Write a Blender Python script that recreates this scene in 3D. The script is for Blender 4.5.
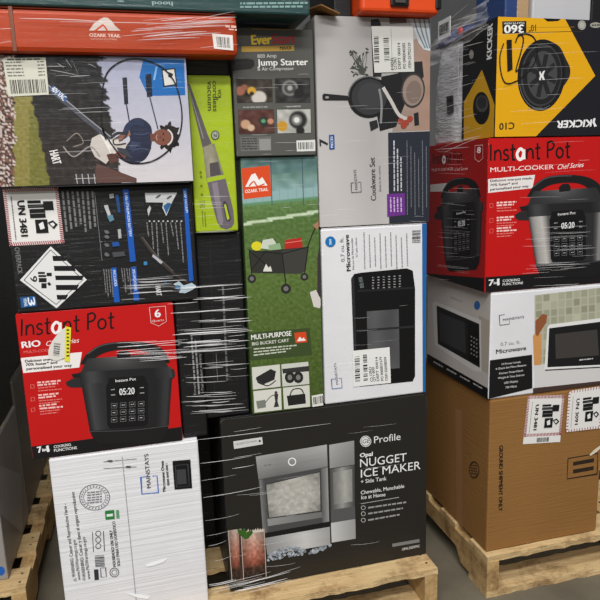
import bpy, bmesh, math, random
from mathutils import Vector, Matrix, noise

for o in list(bpy.data.objects):
    bpy.data.objects.remove(o, do_unlink=True)
SC = bpy.context.scene
COL = SC.collection
random.seed(7)

# ------------------------------------------------------------------ camera
F_PX, YAW, PITCH, ROLL, CAM_H = 618.0, math.radians(14.32), math.radians(11.0), math.radians(-1.85), 1.2
CAM = Vector((0, 0, CAM_H))
_f = Vector((math.sin(YAW) * math.cos(PITCH), math.cos(YAW) * math.cos(PITCH), -math.sin(PITCH)))
_r = Vector((math.cos(YAW), -math.sin(YAW), 0))
_u = _r.cross(_f)
RIGHT = _r * math.cos(ROLL) + _u * math.sin(ROLL)
UP = -_r * math.sin(ROLL) + _u * math.cos(ROLL)
FWD = _f
cd = bpy.data.cameras.new('camera')
cam = bpy.data.objects.new('camera', cd)
COL.objects.link(cam)
cd.sensor_width = 36.0
cd.lens = F_PX / 600.0 * 36.0
cd.clip_start = 0.05
cam.matrix_world = Matrix(((RIGHT.x, UP.x, -FWD.x, CAM.x), (RIGHT.y, UP.y, -FWD.y, CAM.y),
                           (RIGHT.z, UP.z, -FWD.z, CAM.z), (0, 0, 0, 1)))
SC.camera = cam

# ------------------------------------------------------------------ light
w = bpy.data.worlds.new('warehouse_air')
SC.world = w
w.use_nodes = True
w.node_tree.nodes['Background'].inputs[0].default_value = (0.93, 0.96, 1.0, 1)
w.node_tree.nodes['Background'].inputs[1].default_value = 0.25


def area_light(name, loc, target, sx, sy, power, col=(1, 0.98, 0.95)):
    l = bpy.data.lights.new(name, 'AREA')
    l.shape = 'RECTANGLE'
    l.size, l.size_y = sx, sy
    l.energy = power
    l.color = col
    o = bpy.data.objects.new(name, l)
    COL.objects.link(o)
    o.location = loc
    o.rotation_euler = (Vector(target) - Vector(loc)).to_track_quat('-Z', 'Y').to_euler()
    return o


area_light('ceiling_strip_light', (-1.1, -1.9, 4.6), (-1.1, -1.9, 0), 3.6, 0.5, 310)
area_light('ceiling_strip_light.001', (0.6, -0.4, 5.0), (0.6, -0.4, 0), 3.6, 0.5, 120)
area_light('ceiling_strip_light.002', (-1.1, -4.6, 4.6), (-1.1, -4.6, 0), 3.6, 0.5, 310)
SC.view_settings.view_transform = 'Standard'
SC.view_settings.look = 'None'
SC.view_settings.gamma = 1.0
SC.view_settings.use_curve_mapping = False
SC.view_settings.exposure = -0.22


# ------------------------------------------------------------------ materials
def lin(c):
    r = []
    for v in c[:3]:
        v = max(0.0, min(1.0, v / 255.0))
        r.append(v / 12.92 if v <= 0.04045 else ((v + 0.055) / 1.055) ** 2.4)
    return r


def mat(name, col=(128, 128, 128), rough=0.6, spec=0.35, noise_amt=0.0, noise_scale=20.0, stretch=(1, 1, 1),
        bump=0.0, bump_scale=60.0, bump_stretch=(1, 1, 1), attr=False, coat=0.0, coat_bump=0.0, col2=None, metal=0.0, stain=None, stain_scale=7.0):
    m = bpy.data.materials.new(name)
    m.use_nodes = True
    nt = m.node_tree
    b = nt.nodes['Principled BSDF']
    b.inputs['Roughness'].default_value = rough
    b.inputs['Specular IOR Level'].default_value = spec
    b.inputs['Metallic'].default_value = metal
    tc = nt.nodes.new('ShaderNodeTexCoord')
    src = None
    if attr:
        a = nt.nodes.new('ShaderNodeAttribute')
        a.attribute_name = 'Col'
        src = a.outputs['Color']
    else:
        rgb = nt.nodes.new('ShaderNodeRGB')
        rgb.outputs[0].default_value = lin(col) + [1]
        src = rgb.outputs[0]
    if noise_amt > 0:
        mp = nt.nodes.new('ShaderNodeMapping')
        mp.inputs['Scale'].default_value = stretch
        nt.links.new(tc.outputs['Object'], mp.inputs['Vector'])
        n = nt.nodes.new('ShaderNodeTexNoise')
        n.inputs['Scale'].default_value = noise_scale
        n.inputs['Detail'].default_value = 6
        nt.links.new(mp.outputs[0], n.inputs['Vector'])
        cr = nt.nodes.new('ShaderNodeMapRange')
        cr.inputs['From Min'].default_value = 0.3
        cr.inputs['From Max'].default_value = 0.7
        nt.links.new(n.outputs['Fac'], cr.inputs['Value'])
        mx = nt.nodes.new('ShaderNodeMix')
        mx.data_type = 'RGBA'
        mul = nt.nodes.new('ShaderNodeMath')
        mul.operation = 'MULTIPLY'
        mul.inputs[1].default_value = noise_amt
        nt.links.new(cr.outputs[0], mul.inputs[0])
        nt.links.new(mul.outputs[0], mx.inputs['Factor'])
        nt.links.new(src, mx.inputs['A'])
        c2 = col2 if col2 else tuple(v * 0.6 for v in col)
        mx.inputs['B'].default_value = lin(c2) + [1]
        src = mx.outputs['Result']
    if stain:
        n = nt.nodes.new('ShaderNodeTexNoise')
        n.inputs['Scale'].default_value = stain_scale
        n.inputs['Detail'].default_value = 9
        n.inputs['Roughness'].default_value = 0.75
        oi = nt.nodes.new('ShaderNodeNewGeometry')
        nt.links.new(oi.outputs['Position'], n.inputs['Vector'])
        cr = nt.nodes.new('ShaderNodeMapRange')
        cr.inputs['From Min'].default_value = 0.50
        cr.inputs['From Max'].default_value = 0.64
        cr.inputs['To Max'].default_value = 0.75
        nt.links.new(n.outputs['Fac'], cr.inputs['Value'])
        mx = nt.nodes.new('ShaderNodeMix')
        mx.data_type = 'RGBA'
        nt.links.new(cr.outputs[0], mx.inputs['Factor'])
        nt.links.new(src, mx.inputs['A'])
        mx.inputs['B'].default_value = lin(stain) + [1]
        src = mx.outputs['Result']
    nt.links.new(src, b.inputs['Base Color'])
    if bump > 0:
        mp = nt.nodes.new('ShaderNodeMapping')
        mp.inputs['Scale'].default_value = bump_stretch
        nt.links.new(tc.outputs['Object'], mp.inputs['Vector'])
        n = nt.nodes.new('ShaderNodeTexNoise')
        n.inputs['Scale'].default_value = bump_scale
        n.inputs['Detail'].default_value = 4
        nt.links.new(mp.outputs[0], n.inputs['Vector'])
        bp = nt.nodes.new('ShaderNodeBump')
        bp.inputs['Strength'].default_value = bump
        bp.inputs['Distance'].default_value = 0.004
        nt.links.new(n.outputs['Fac'], bp.inputs['Height'])
        nt.links.new(bp.outputs[0], b.inputs['Normal'])
    if coat > 0:
        b.inputs['Coat Weight'].default_value = coat
        b.inputs['Coat Roughness'].default_value = 0.12
        mp = nt.nodes.new('ShaderNodeMapping')
        mp.inputs['Scale'].default_value = (1.6, 4, 22)
        mp.inputs['Rotation'].default_value = (0, 0.06, 0)
        nt.links.new(tc.outputs['Object'], mp.inputs['Vector'])
        n = nt.nodes.new('ShaderNodeTexNoise')
        n.inputs['Scale'].default_value = 5.0
        n.inputs['Detail'].default_value = 5
        n.inputs['Distortion'].default_value = 0.6
        nt.links.new(mp.outputs[0], n.inputs['Vector'])
        bp = nt.nodes.new('ShaderNodeBump')
        bp.inputs['Strength'].default_value = coat_bump
        bp.inputs['Distance'].default_value = 0.012
        nt.links.new(n.outputs['Fac'], bp.inputs['Height'])
        nt.links.new(bp.outputs[0], b.inputs['Coat Normal'])
    return m


M_PRINT = mat('printed_card', attr=True, rough=0.45, spec=0.25, coat=0.16, coat_bump=0.3)
M_PAPER = mat('label_paper', attr=True, rough=0.5, spec=0.25)
M_WOOD = mat('pallet_wood', (208, 182, 136), 0.8, 0.15, 0.6, 6, (1.2, 14, 14), 0.6, 30, (1, 10, 10), col2=(170, 134, 88), stain=(112, 76, 44))
M_WOOD_Y = mat('pallet_wood_lengthwise', (196, 166, 116), 0.8, 0.15, 0.6, 6, (14, 1.2, 14), 0.6, 30, (10, 1, 10), col2=(152, 114, 72), stain=(104, 72, 44))
M_FLOOR = mat('concrete_floor', (112, 105, 90), 0.6, 0.3, 0.7, 5, (1, 1, 1), 0.15, 90, col2=(78, 73, 62))
M_WALL = mat('painted_wall', (150, 150, 150), 0.8, 0.2, 0.3, 2)
M_TAPE = mat('packing_tape', (196, 176, 140), 0.2, 0.5)
M_NAIL = mat('nail_steel', (96, 92, 88), 0.4, 0.5, metal=0.8)
M_CABLE = mat('black_plastic', (22, 22, 24), 0.35, 0.4)


def carton_mat(name, col, amt=0.18, bump=0.12, coat=0.3):
    return mat(name, col, 0.5, 0.3, amt, 9, (1, 1, 1), bump, 45, (1, 1, 1), coat=coat, coat_bump=0.5)


# ------------------------------------------------------------------ object helpers
def tag(o, label=None, cat=None, group=None, kind=None):
    if label: o['label'] = label
    if cat: o['category'] = cat
    if group: o['group'] = group
    if kind: o['kind'] = kind
    return o


def mesh_obj(name, bm, m, parent=None):
    me = bpy.data.meshes.new(name)
    bm.to_mesh(me)
    bm.free()
    me.materials.append(m)
    o = bpy.data.objects.new(name, me)
    COL.objects.link(o)
    if parent is not None:
        o.parent = parent
    return o


def thing(name, loc, label, cat, group=None, rotz=0):
    o = bpy.data.objects.new(name, None)
    o.empty_display_size = 0.05
    COL.objects.link(o)
    o.location = loc
    o.rotation_euler = (0, 0, rotz)
    return tag(o, label, cat, group)


def bm_box(bm, a, b, bevel=0.0, seg=2):
    r = bmesh.ops.create_cube(bm, size=1.0)
    vs = r['verts']
    for v in vs:
        v.co = Vector((a[0] + (v.co.x + .5) * (b[0] - a[0]), a[1] + (v.co.y + .5) * (b[1] - a[1]),
                       a[2] + (v.co.z + .5) * (b[2] - a[2])))
    if bevel > 0:
        es = list({e for v in vs for e in v.link_edges})
        bmesh.ops.bevel(bm, geom=es, offset=bevel, segments=seg, affect='EDGES', profile=0.5)


def box_obj(name, a, b, m, parent, bevel=0.0, seg=2):
    bm = bmesh.new()
    bm_box(bm, a, b, bevel, seg)
    return mesh_obj(name, bm, m, parent)


class Face:
    """a planar face of a carton: lets print be laid out on it"""
    def __init__(s, carton, O, N):
        s.carton, s.O, s.N, s.n = carton, Vector(O), Vector(N), 0
        s.V = Vector((0, 0, 1))
        s.U = s.V.cross(s.N)

    def hit(s, x, y):
        d = RIGHT * ((x - 300) / F_PX) - UP * ((y - 300) / F_PX) + FWD
        t = (s.O - CAM).dot(s.N) / d.dot(s.N)
        P = CAM + d * t - s.O
        return Vector((P.dot(s.U), P.dot(s.V)))


class Carton:
    def __init__(s, name, x0, x1, y0, y1, z0, z1, m, label, cat='box', group=None, bevel=0.004, tape=True):
        s.b = (x0, x1, y0, y1, z0, z1)
        base = Vector(((x0 + x1) / 2, (y0 + y1) / 2, z0))
        s.base = base
        s.root = thing(name, base, label, cat, group)
        hx, hy, h = (x1 - x0) / 2, (y1 - y0) / 2, z1 - z0
        t = 0.003
        box_obj('body', (-hx, -hy, 0), (hx, hy, h - t), m, s.root, bevel)
        for sy in (-1, 1):
            a, b = sorted((sy * 0.0015, sy * (hy - 0.002)))
            box_obj('flap', (-hx + .002, a, h - t), (hx - .002, b, h - 0.0006), m, s.root, 0.0006, 1)
        if tape:
            box_obj('tape', (-hx + .004, -.024, h - .0006), (hx - .004, .024, h - .0002), M_TAPE, s.root)
        s.front = Face(s, (x0, y0, z0), (0, -1, 0))
        s.left = Face(s, (x0, y1, z0), (-1, 0, 0))
        s.right = Face(s, (x1, y0, z0), (1, 0, 0))
        s.front.size = (x1 - x0, z1 - z0)
        s.left.size = (y1 - y0, z1 - z0)


_txt = {}


def text_mesh(s, bold):
    k = (s, bold)
    if k in _txt:
        return _txt[k]
    cu = bpy.data.curves.new('lettering', 'FONT')
    cu.body = s
    cu.size = 1.0
    cu.resolution_u = 3
    cu.offset = bold
    o = bpy.data.objects.new('lettering', cu)
    COL.objects.link(o)
    bpy.context.view_layer.update()
    me = o.to_mesh()
    vs = [(v.co.x, v.co.y) for v in me.vertices]
    fs = [tuple(p.vertices) for p in me.polygons]
    o.to_mesh_clear()
    bpy.data.objects.remove(o, do_unlink=True)
    bpy.data.curves.remove(cu)
    xs = [v[0] for v in vs] or [0, 1]
    r = (vs, fs, min(xs), max(xs))
    _txt[k] = r
    return r


class Art:
    """flat print on one face; points are given through a map to photograph pixels and projected on the face"""
    EPS = 0.000010

    def __init__(s, face, name, zoom=(0, 0, 1), label=None, parent=None, m=None, lift=0.0):
        s.face, s.name, s.label = face, name, label
        s.vs, s.fs, s.cs, s.el = [], [], [], []
        s.zoom(*zoom)
        s.parent = parent or face.carton.root
        s.m = m or M_PRINT
        s.lift = lift
        s.z0 = 0.0006

    def zoom(s, x0, y0, k, kx=None):
        kx = kx or k
        s.k = k
        s.map = lambda x, y: (x0 + x * kx, y0 + y * k)
        return s

    def quad(s, q, k=1.0):
        """unit-square map (s right, t down) inside quad q, q given in the current map"""
        p = [s.map(*a) for a in q]
        s.k = k

        def f(a, b):
            x = (1 - b) * ((1 - a) * p[0][0] + a * p[1][0]) + b * ((1 - a) * p[3][0] + a * p[2][0])
            y = (1 - b) * ((1 - a) * p[0][1] + a * p[1][1]) + b * ((1 - a) * p[3][1] + a * p[2][1])
            return x, y
        s.map = f
        return s

    def uv(s, x, y):
        return s.face.hit(*s.map(x, y))

    def _clip(s, p):
        w, h = s.face.size
        return (min(max(p[0], 0.0015), w - 0.0015), min(max(p[1], 0.0015), h - 0.0015))

    def _add(s, pts, faces, cols):
        s.face.n += 1
        z = s.z0 + s.lift + s.face.n * s.EPS
        i0 = len(s.vs)
        f0 = len(s.fs)
        for p in pts:
            p = s._clip(p)
            P = s.face.O + s.face.U * p[0] + s.face.V * p[1] + s.face.N * z - s.face.carton.base
            s.vs.append(P)
        one = not isinstance(cols[0], (tuple, list))
        for i in range(len(pts)):
            s.cs.append(lin(cols) if one else lin(cols[i]))
        for f in faces:
            s.fs.append([i0 + i for i in f])
        s.el.append((i0, len(s.vs), f0, len(s.fs)))

    def poly(s, pts, col):
        s._add([s.uv(*p) for p in pts], [list(range(len(pts)))], col)
        return s

    def full(s, col):
        w, h = s.face.size
        s._add([(0, h), (w, h), (w, 0), (0, 0)], [[0, 1, 2, 3]], col)
        return s

    def ellipse(s, cx, cy, rx, ry, col, rot=0.0, n=28, a0=0, a1=360):
        c, d = math.cos(rot), math.sin(rot)
        pts = []
        full = abs(a1 - a0) >= 360
        for i in range(n if full else n + 1):
            a = math.radians(a0 + (a1 - a0) * i / n)
            x, y = rx * math.cos(a), ry * math.sin(a)
            pts.append((cx + x * c - y * d, cy + x * d + y * c))
        return s.poly(pts, col)

    def arc(s, cx, cy, rx, ry, w, col, rot=0.0, n=32, a0=0, a1=360):
        c, d = math.cos(rot), math.sin(rot)
        pts = []
        for i in range(n + 1):
            a = math.radians(a0 + (a1 - a0) * i / n)
            x, y = rx * math.cos(a), ry * math.sin(a)
            pts.append((cx + x * c - y * d, cy + x * d + y * c))
        return s.stroke(pts, w, col)

    def smooth(s, pts, n=6):
        out = []
        P = [pts[0]] + list(pts) + [pts[-1]]
        for i in range(1, len(P) - 2):
            for j in range(n):
                t = j / n
                q = []
                for a in (0, 1):
                    p0, p1, p2, p3 = P[i - 1][a], P[i][a], P[i + 1][a], P[i + 2][a]
                    q.append(.5 * (2 * p1 + (p2 - p0) * t + (2 * p0 - 5 * p1 + 4 * p2 - p3) * t * t + (3 * p1 - p0 - 3 * p2 + p3) * t ** 3))
                out.append(tuple(q))
        out.append(tuple(pts[-1]))
        return out

    def stroke(s, pts, w, col, curve=False):
        """w in the current map's unit times k -> photo pixels"""
        if curve:
            pts = s.smooth(pts)
        P = [s.uv(*p) for p in pts]
        m = s.map(*pts[len(pts) // 2])
        h = (s.face.hit(m[0] + .5, m[1]) - s.face.hit(m[0] - .5, m[1])).length
        h2 = (s.face.hit(m[0], m[1] + .5) - s.face.hit(m[0], m[1] - .5)).length
        hw = w * s.k * math.sqrt(h * h2) / 2
        V, Fc = [], []
        for i, p in enumerate(P):
            a = P[max(0, i - 1)]
            b = P[min(len(P) - 1, i + 1)]
            d = (b - a)
            d = d.normalized() if d.length > 1e-9 else Vector((1, 0))
            nrm = Vector((-d.y, d.x))
            if 0 < i < len(P) - 1:
                d1 = (p - a)
                if d1.length > 1e-9:
                    c = abs(Vector((-d1.y, d1.x)).normalized().dot(nrm))
                    nrm = nrm / max(c, .5)
            V += [p + nrm * hw, p - nrm * hw]
            if i:
                Fc.append([2 * i - 2, 2 * i - 1, 2 * i + 1, 2 * i])
        s._add(V, Fc, col)
        return s

    def line(s, x0, y0, x1, y1, w, col):
        return s.stroke([(x0, y0), (x1, y1)], w, col)

    def rect(s, x0, y0, x1, y1, col):
        return s.poly([(x0, y0), (x1, y0), (x1, y1), (x0, y1)], col)

    def frame(s, pts, w, col):
        return s.stroke(list(pts) + [pts[0]], w, col)

    def text(s, t, p0, p1, h, col, bold=0.0, shear=0.0):
        """baseline p0->p1 in map units, cap height h in map units (times k)"""
        vs, fs, x0, x1 = text_mesh(t, 0.0)
        if not vs:
            return s
        a, b = s.uv(*p0), s.uv(*p1)
        m = s.map(*p0)
        hx = (s.face.hit(m[0] + .5, m[1]) - s.face.hit(m[0] - .5, m[1])).length
        hy = (s.face.hit(m[0], m[1] + .5) - s.face.hit(m[0], m[1] - .5)).length
        e = (b - a)
        L = e.length
        e.normalize()
        up = Vector((-e.y, e.x))
        px = abs(up.x) * hx + abs(up.y) * hy
        sy = h * s.k * px / 0.69
        sx = L / (x1 - x0)
        sh = min(bold * 2.2, .05) * min(sx, sy)
        for dx, dy in (((0, 0),) if bold <= 0 else ((-sh, 0), (sh, sh * .5), (0, -sh * .5))):
            s._add([a + e * ((v[0] - x0) * sx + dx) + up * (v[1] * sy + dy) + e * (v[1] * sy * shear) for v in vs], fs, col)
        return s

    def micro(s, p0, p1, h, col, seed=0, fill=0.9):
        """a row of word-like dashes: print too small to read"""
        rnd = random.Random(seed * 131 + int(p0[0] * 7 + p0[1] * 3))
        a, b = s.uv(*p0), s.uv(*p1)
        e = b - a
        L = e.length
        e.normalize()
        up = Vector((-e.y, e.x))
        m = s.map(*p0)
        hy = (s.face.hit(m[0], m[1] + .5) - s.face.hit(m[0], m[1] - .5)).length
        H = h * s.k * hy
        x = 0.0
        V, Fc = [], []
        while x < L:
            wl = min(H * rnd.uniform(1.2, 4.5), L - x)
            i = len(V)
            V += [a + e * x, a + e * (x + wl), a + e * (x + wl) + up * H, a + e * x + up * H]
            Fc.append([i, i + 1, i + 2, i + 3])
            x += wl + H * 0.6
        s._add(V, Fc, col)
        return s

    def grid(s, q, nu, nv, fn):
        """continuous-tone picture: a grid of vertices coloured by fn(s,t)"""
        k, mp = s.k, s.map
        s.quad(q)
        V, C, Fc = [], [], []
        for j in range(nv + 1):
            for i in range(nu + 1):
                V.append(s.uv(i / nu, j / nv))
                C.append(tuple(fn(i / nu, j / nv)))
                if i and j:
                    n = nu + 1
                    Fc.append([(j - 1) * n + i - 1, (j - 1) * n + i, j * n + i, j * n + i - 1])
        s._add(V, Fc, C)
        s.k, s.map = k, mp
        return s

    def barcode(s, q, n, col=(25, 25, 25), across=True, seed=1):
        k, mp = s.k, s.map
        s.quad(q)
        rnd = random.Random(seed)
        V, Fc = [], []
        ws = [rnd.choice((1, 1, 2, 3)) for _ in range(2 * n)]
        T = float(sum(ws))
        x = 0
        for i, wd in enumerate(ws):
            if i % 2 == 0:
                a, b = x / T, (x + wd) / T
                j = len(V)
                V += [s.uv(*p) for p in ([(a, 0), (b, 0), (b, 1), (a, 1)] if across else [(0, a), (1, a), (1, b), (0, b)])]
                Fc.append([j, j + 1, j + 2, j + 3])
            x += wd
        s._add(V, Fc, col)
        s.k, s.map = k, mp
        return s

    def build(s, gap=0.009):
        """one part per block of print: elements further apart than the gap become parts of their own"""
        el = s.el
        n = len(el)
        par = list(range(n))

        def find(i):
            while par[i] != i:
                par[i] = par[par[i]]
                i = par[i]
            return i
        bb = []
        for (i0, i1, f0, f1) in el:
            us = [(v.dot(s.face.U), v.z) for v in s.vs[i0:i1]]
            bb.append((min(p[0] for p in us), max(p[0] for p in us), min(p[1] for p in us), max(p[1] for p in us)))
        for i in range(n):
            for j in range(i):
                p, q = bb[i], bb[j]
                if p[0] < q[1] + gap and q[0] < p[1] + gap and p[2] < q[3] + gap and q[2] < p[3] + gap:
                    par[find(i)] = find(j)
        gr = {}
        for i in range(n):
            gr.setdefault(find(i), []).append(i)
        out = []
        area = lambda g: sum((bb[i][1] - bb[i][0]) * (bb[i][3] - bb[i][2]) for i in g)
        for gi, g in enumerate(sorted(gr.values(), key=area, reverse=True)):
            vs, fs, fl = [], [], []
            for i in g:
                i0, i1, f0, f1 = el[i]
                off = len(vs) - i0
                vs += [tuple(v) for v in s.vs[i0:i1]]
                for c in s.cs[i0:i1]:
                    fl += [c[0], c[1], c[2], 1.0]
                fs += [[k + off for k in fc] for fc in s.fs[f0:f1]]
            me = bpy.data.meshes.new(s.name)
            me.from_pydata(vs, [], fs)
            at = me.color_attributes.new('Col', 'FLOAT_COLOR', 'POINT')
            at.data.foreach_set('color', fl)
            me.materials.append(s.m)
            for p in me.polygons:
                if p.normal.dot(s.face.N) < 0:
                    p.flip()
            me.update()
            o = bpy.data.objects.new(s.name, me)
            COL.objects.link(o)
            o.parent = s.parent
            if s.label and gi == 0:
                o['label'] = s.label
            out.append(o)
        return out[0]


def lerp(a, b, t):
    t = max(0.0, min(1.0, t))
    return tuple(a[i] + (b[i] - a[i]) * t for i in range(3))


def nz(x, y, z=0.0):
    return noise.noise(Vector((x, y, z)))


def ramp(stops, t):
    for i in range(len(stops) - 1):
        if t <= stops[i + 1][0]:
            a, b = stops[i], stops[i + 1]
            return lerp(a[1], b[1], (t - a[0]) / max(1e-6, b[0] - a[0]))
    return stops[-1][1]


WHITE, BLACK = (232, 232, 234), (20, 20, 22)

# ------------------------------------------------------------------ setting
def struct(name, a, b, m):
    o = box_obj(name, a, b, m, None)
    o['kind'] = 'structure'
    return o


struct('floor', (-6, -6, -0.1), (8, 7, 0), M_FLOOR)
struct('wall_back', (-6, 6.8, 0), (8, 7, 5.5), M_WALL)


# ------------------------------------------------------------------ pallets
def board(name, L, W, T, m, parent, loc, seed, along='x', rough=0.004):
    """a sawn board with slightly uneven, splintered edges"""
    rnd = random.Random(seed)
    n = 40
    bm = bmesh.new()
    rows = []
    for i in range(n + 1):
        x = L * i / n
        e = [rnd.uniform(-1, 1) * rough for _ in range(2)]
        d = rnd.uniform(-1, 1) * 0.0008
        sec = [(0 + e[0], 0), (W + e[1] * .5, 0), (W + e[1] * .5, T + d), (0 + e[0] * .4, T + d)]
        rows.append([bm.verts.new((x, p[0], p[1]) if along == 'x' else (p[0], x, p[1])) for p in sec])
    for i in range(n):
        for j in range(4):
            k = (j + 1) % 4
            bm.faces.new((rows[i][j], rows[i][k], rows[i + 1][k], rows[i + 1][j]))
    bm.faces.new(rows[0])
    bm.faces.new(rows[-1][::-1])
    bmesh.ops.recalc_face_normals(bm, faces=bm.faces)
    o = mesh_obj(name, bm, m, parent)
    o.location = loc
    return o


def stringer(L, W, H, m, parent, loc):
    """notched pallet stringer running front to back"""
    prof = [(0, 0), (.15, 0), (.175, .035), (.19, .04), (.39, .04), (.405, .035), (.43, 0), (L - .43, 0), (L - .405, .035),
            (L - .39, .04), (L - .19, .04), (L - .175, .035), (L - .15, 0), (L, 0), (L, H), (0, H)]
    bm = bmesh.new()
    a = [bm.verts.new((0, y, z)) for y, z in prof]
    b = [bm.verts.new((W, y, z)) for y, z in prof]
    bm.faces.new(a)
    bm.faces.new(b[::-1])
    for i in range(len(prof)):
        j = (i + 1) % len(prof)
        bm.faces.new((a[i], a[j], b[j], b[i]))
    bmesh.ops.recalc_face_normals(bm, faces=bm.faces)
    o = mesh_obj('stringer', bm, m, parent)
    o.location = loc
    return o


def pallet(x0, x1, y0, y1, label, seed):
    W, L = x1 - x0, y1 - y0
    t = thing('wooden_pallet', (x0, y0, 0), label, 'pallet', 'wooden pallets')
    T, HS = 0.018, 0.094
    for x in (0.0, W / 2 - .019, W - .038):
        stringer(L, .038, HS, M_WOOD_Y, t, (x, 0, T))
    n = 7
    wb = .10
    for i in range(n):
        y = i * (L - wb) / (n - 1)
        board('deck_board', W, wb, T, M_WOOD, t, (0, y, T + HS), seed + i)
    for i, y in enumerate((0, (L - wb) / 2, L - wb)):
        board('bottom_board', W, wb, T, M_WOOD, t, (0, y, 0), seed + 20 + i)
    for i in range(n):
        for x in (.019, W / 2, W - .019):
            for k in (.03, .07):
                bm = bmesh.new()
                bmesh.ops.create_cone(bm, cap_ends=True, segments=8, radius1=.004, radius2=.0035, depth=.0016)
                o = mesh_obj('nail', bm, M_NAIL, t)
                o.location = (x, i * (L - wb) / (n - 1) + k, 2 * T + HS - .0006)
    return t


PZ = 0.131
pallet(-0.238, 0.728, 1.405, 2.62, 'wooden pallet under the stack with the black nugget ice maker box', 11)
pallet(0.884, 1.90, 1.406, 2.62, 'wooden pallet under the brown cardboard box', 41)
pallet(-1.40, -0.378, 1.66, 2.88, 'wooden pallet at the left edge behind the red pressure cooker box', 71)

# ------------------------------------------------------------------ cartons of the middle stack
C_WHITE = carton_mat('white_card', (222, 222, 226), 0.10)
C_RED = carton_mat('red_card', (184, 18, 18), 0.10)
C_BLACK = carton_mat('black_card', (20, 20, 22), 0.15, 0.06, 0.15)
C_ORANGE = carton_mat('orange_card', (172, 56, 10), 0.12, 0.06, 0.12)
C_TEAL = carton_mat('teal_card', (24, 62, 62), 0.15)
C_LIME = carton_mat('lime_card', (160, 182, 22), 0.08)
C_GREY = carton_mat('grey_card', (84, 84, 80), 0.10)
C_GREEN = carton_mat('green_card', (60, 84, 40), 0.15)
C_SILVER = carton_mat('light_grey_card', (182, 178, 176), 0.10)
C_KRAFT = mat('kraft_card', (142, 102, 56), 0.75, 0.2, 0.35, 4, (1, 1, 1), 0.25, 240, (0.05, 0.05, 1), col2=(118, 82, 44))
C_WCORR = mat('white_corrugated_card', (224, 224, 228), 0.55, 0.3, 0.10, 8, (1, 1, 1), 0.4, 150, (0.02, 0.02, 1))

C_OLIVE = carton_mat('olive_card', (58, 62, 54), 0.3)
C_BLUE = carton_mat('blue_card', (38, 62, 112), 0.1)
C_TAN = carton_mat('tan_card', (176, 146, 110), 0.15)
C_TOPGREY = carton_mat('cool_grey_card', (188, 188, 192), 0.1)
C_PALE = carton_mat('pale_grey_card', (150, 146, 142), 0.2)
C_DIM = carton_mat('grey_brown_card', (104, 98, 92), 0.25)

B = {}
B['white'] = Carton('microwave_box', -.246, .099, 1.45, 1.70, PZ, .583, C_WCORR,
                    'white corrugated microwave oven box with warning print, under the red pressure cooker box')
B['ip6'] = Carton('pressure_cooker_box', -.280, .063, 1.45, 1.78, .584, .929, C_RED,
                  'red pressure cooker box with round white price sticker, on the white microwave box')
B['blk'] = Carton('tool_box', -.275, .124, 1.45, 1.80, .930, 1.203, C_BLACK,
                  'black garden tool box with battery hazard stickers and blue bars')
B['hart'] = Carton('leaf_blower_box', -.275, .127, 1.42, 1.80, 1.204, 1.467, C_BLACK,
                   'garden tool box with picture of a person and marker ring, above the black hazard-sticker box')
B['orange'] = Carton('canopy_box', -.52, .238, 1.40, 1.459, 1.4675, 1.553, C_ORANGE,
                     'long orange canopy box with white mountain logo, under the teal box', bevel=0.010)
B['teal'] = Carton('tent_box', -.60, .400, 1.395, 1.70, 1.5535, 1.67, C_TEAL,
                   'dark teal long box lying at the very top left of the stack')
B['tall'] = Carton('television_box', .1265, .236, 1.48, 1.80, .6195, 1.085, C_BLACK,
                   'tall black box under the lime green vacuum box')
B['email'] = Carton('appliance_box', .066, .1255, 1.46, 1.80, .584, .929, C_BLACK,
                    'narrow black box with small white vertical print right of the red cooker box')
B['low'] = Carton('appliance_box', -.22, .155, 1.725, 2.10, PZ, .582, C_BLACK,
                  'black box in the dark gap behind the white microwave oven box')
B['vac'] = Carton('vacuum_box', .128, .228, 1.46, 1.57, 1.086, 1.437, C_LIME,
                  'narrow lime green cordless vacuum box')
B['js'] = Carton('jump_starter_box', .232, .424, 1.46, 1.62, 1.257, 1.540, C_GREY,
                 'dark grey jump starter box with four small photos')
B['cart'] = Carton('garden_cart_box', .241, .430, 1.47, 1.66, .619, 1.256, C_GREEN,
                   'tall box with photo of a folding cart on a green sports field')
B['cook'] = Carton('cookware_box', .432, .728, 1.473, 1.76, 1.082, 1.575, C_SILVER,
                   'light grey cookware set box with frying pan photo, standing on end')
B['mic'] = Carton('microwave_box', .435, .722, 1.473, 1.83, .620, 1.081, C_WHITE,
                  'white microwave box standing on end under the cookware box')
B['ice'] = Carton('ice_maker_box', .158, .727, 1.473, 1.90, PZ, .618, C_BLACK,
                  'large black nugget ice maker box on the front of the pallet', bevel=0.006)
B['olive'] = Carton('appliance_box', .130, .229, 1.48, 1.62, 1.4375, 1.535, C_OLIVE,  # added box in place of a dull film bulge, closes the gap
                    'added dark olive box standing in for the film bulge just above the lime vacuum box')
B['dark'] = Carton('appliance_box', .486, .530, 1.49, 1.70, 1.576, 1.68, C_BLACK,
                   'black box on the cookware box beside the orange case')
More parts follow.
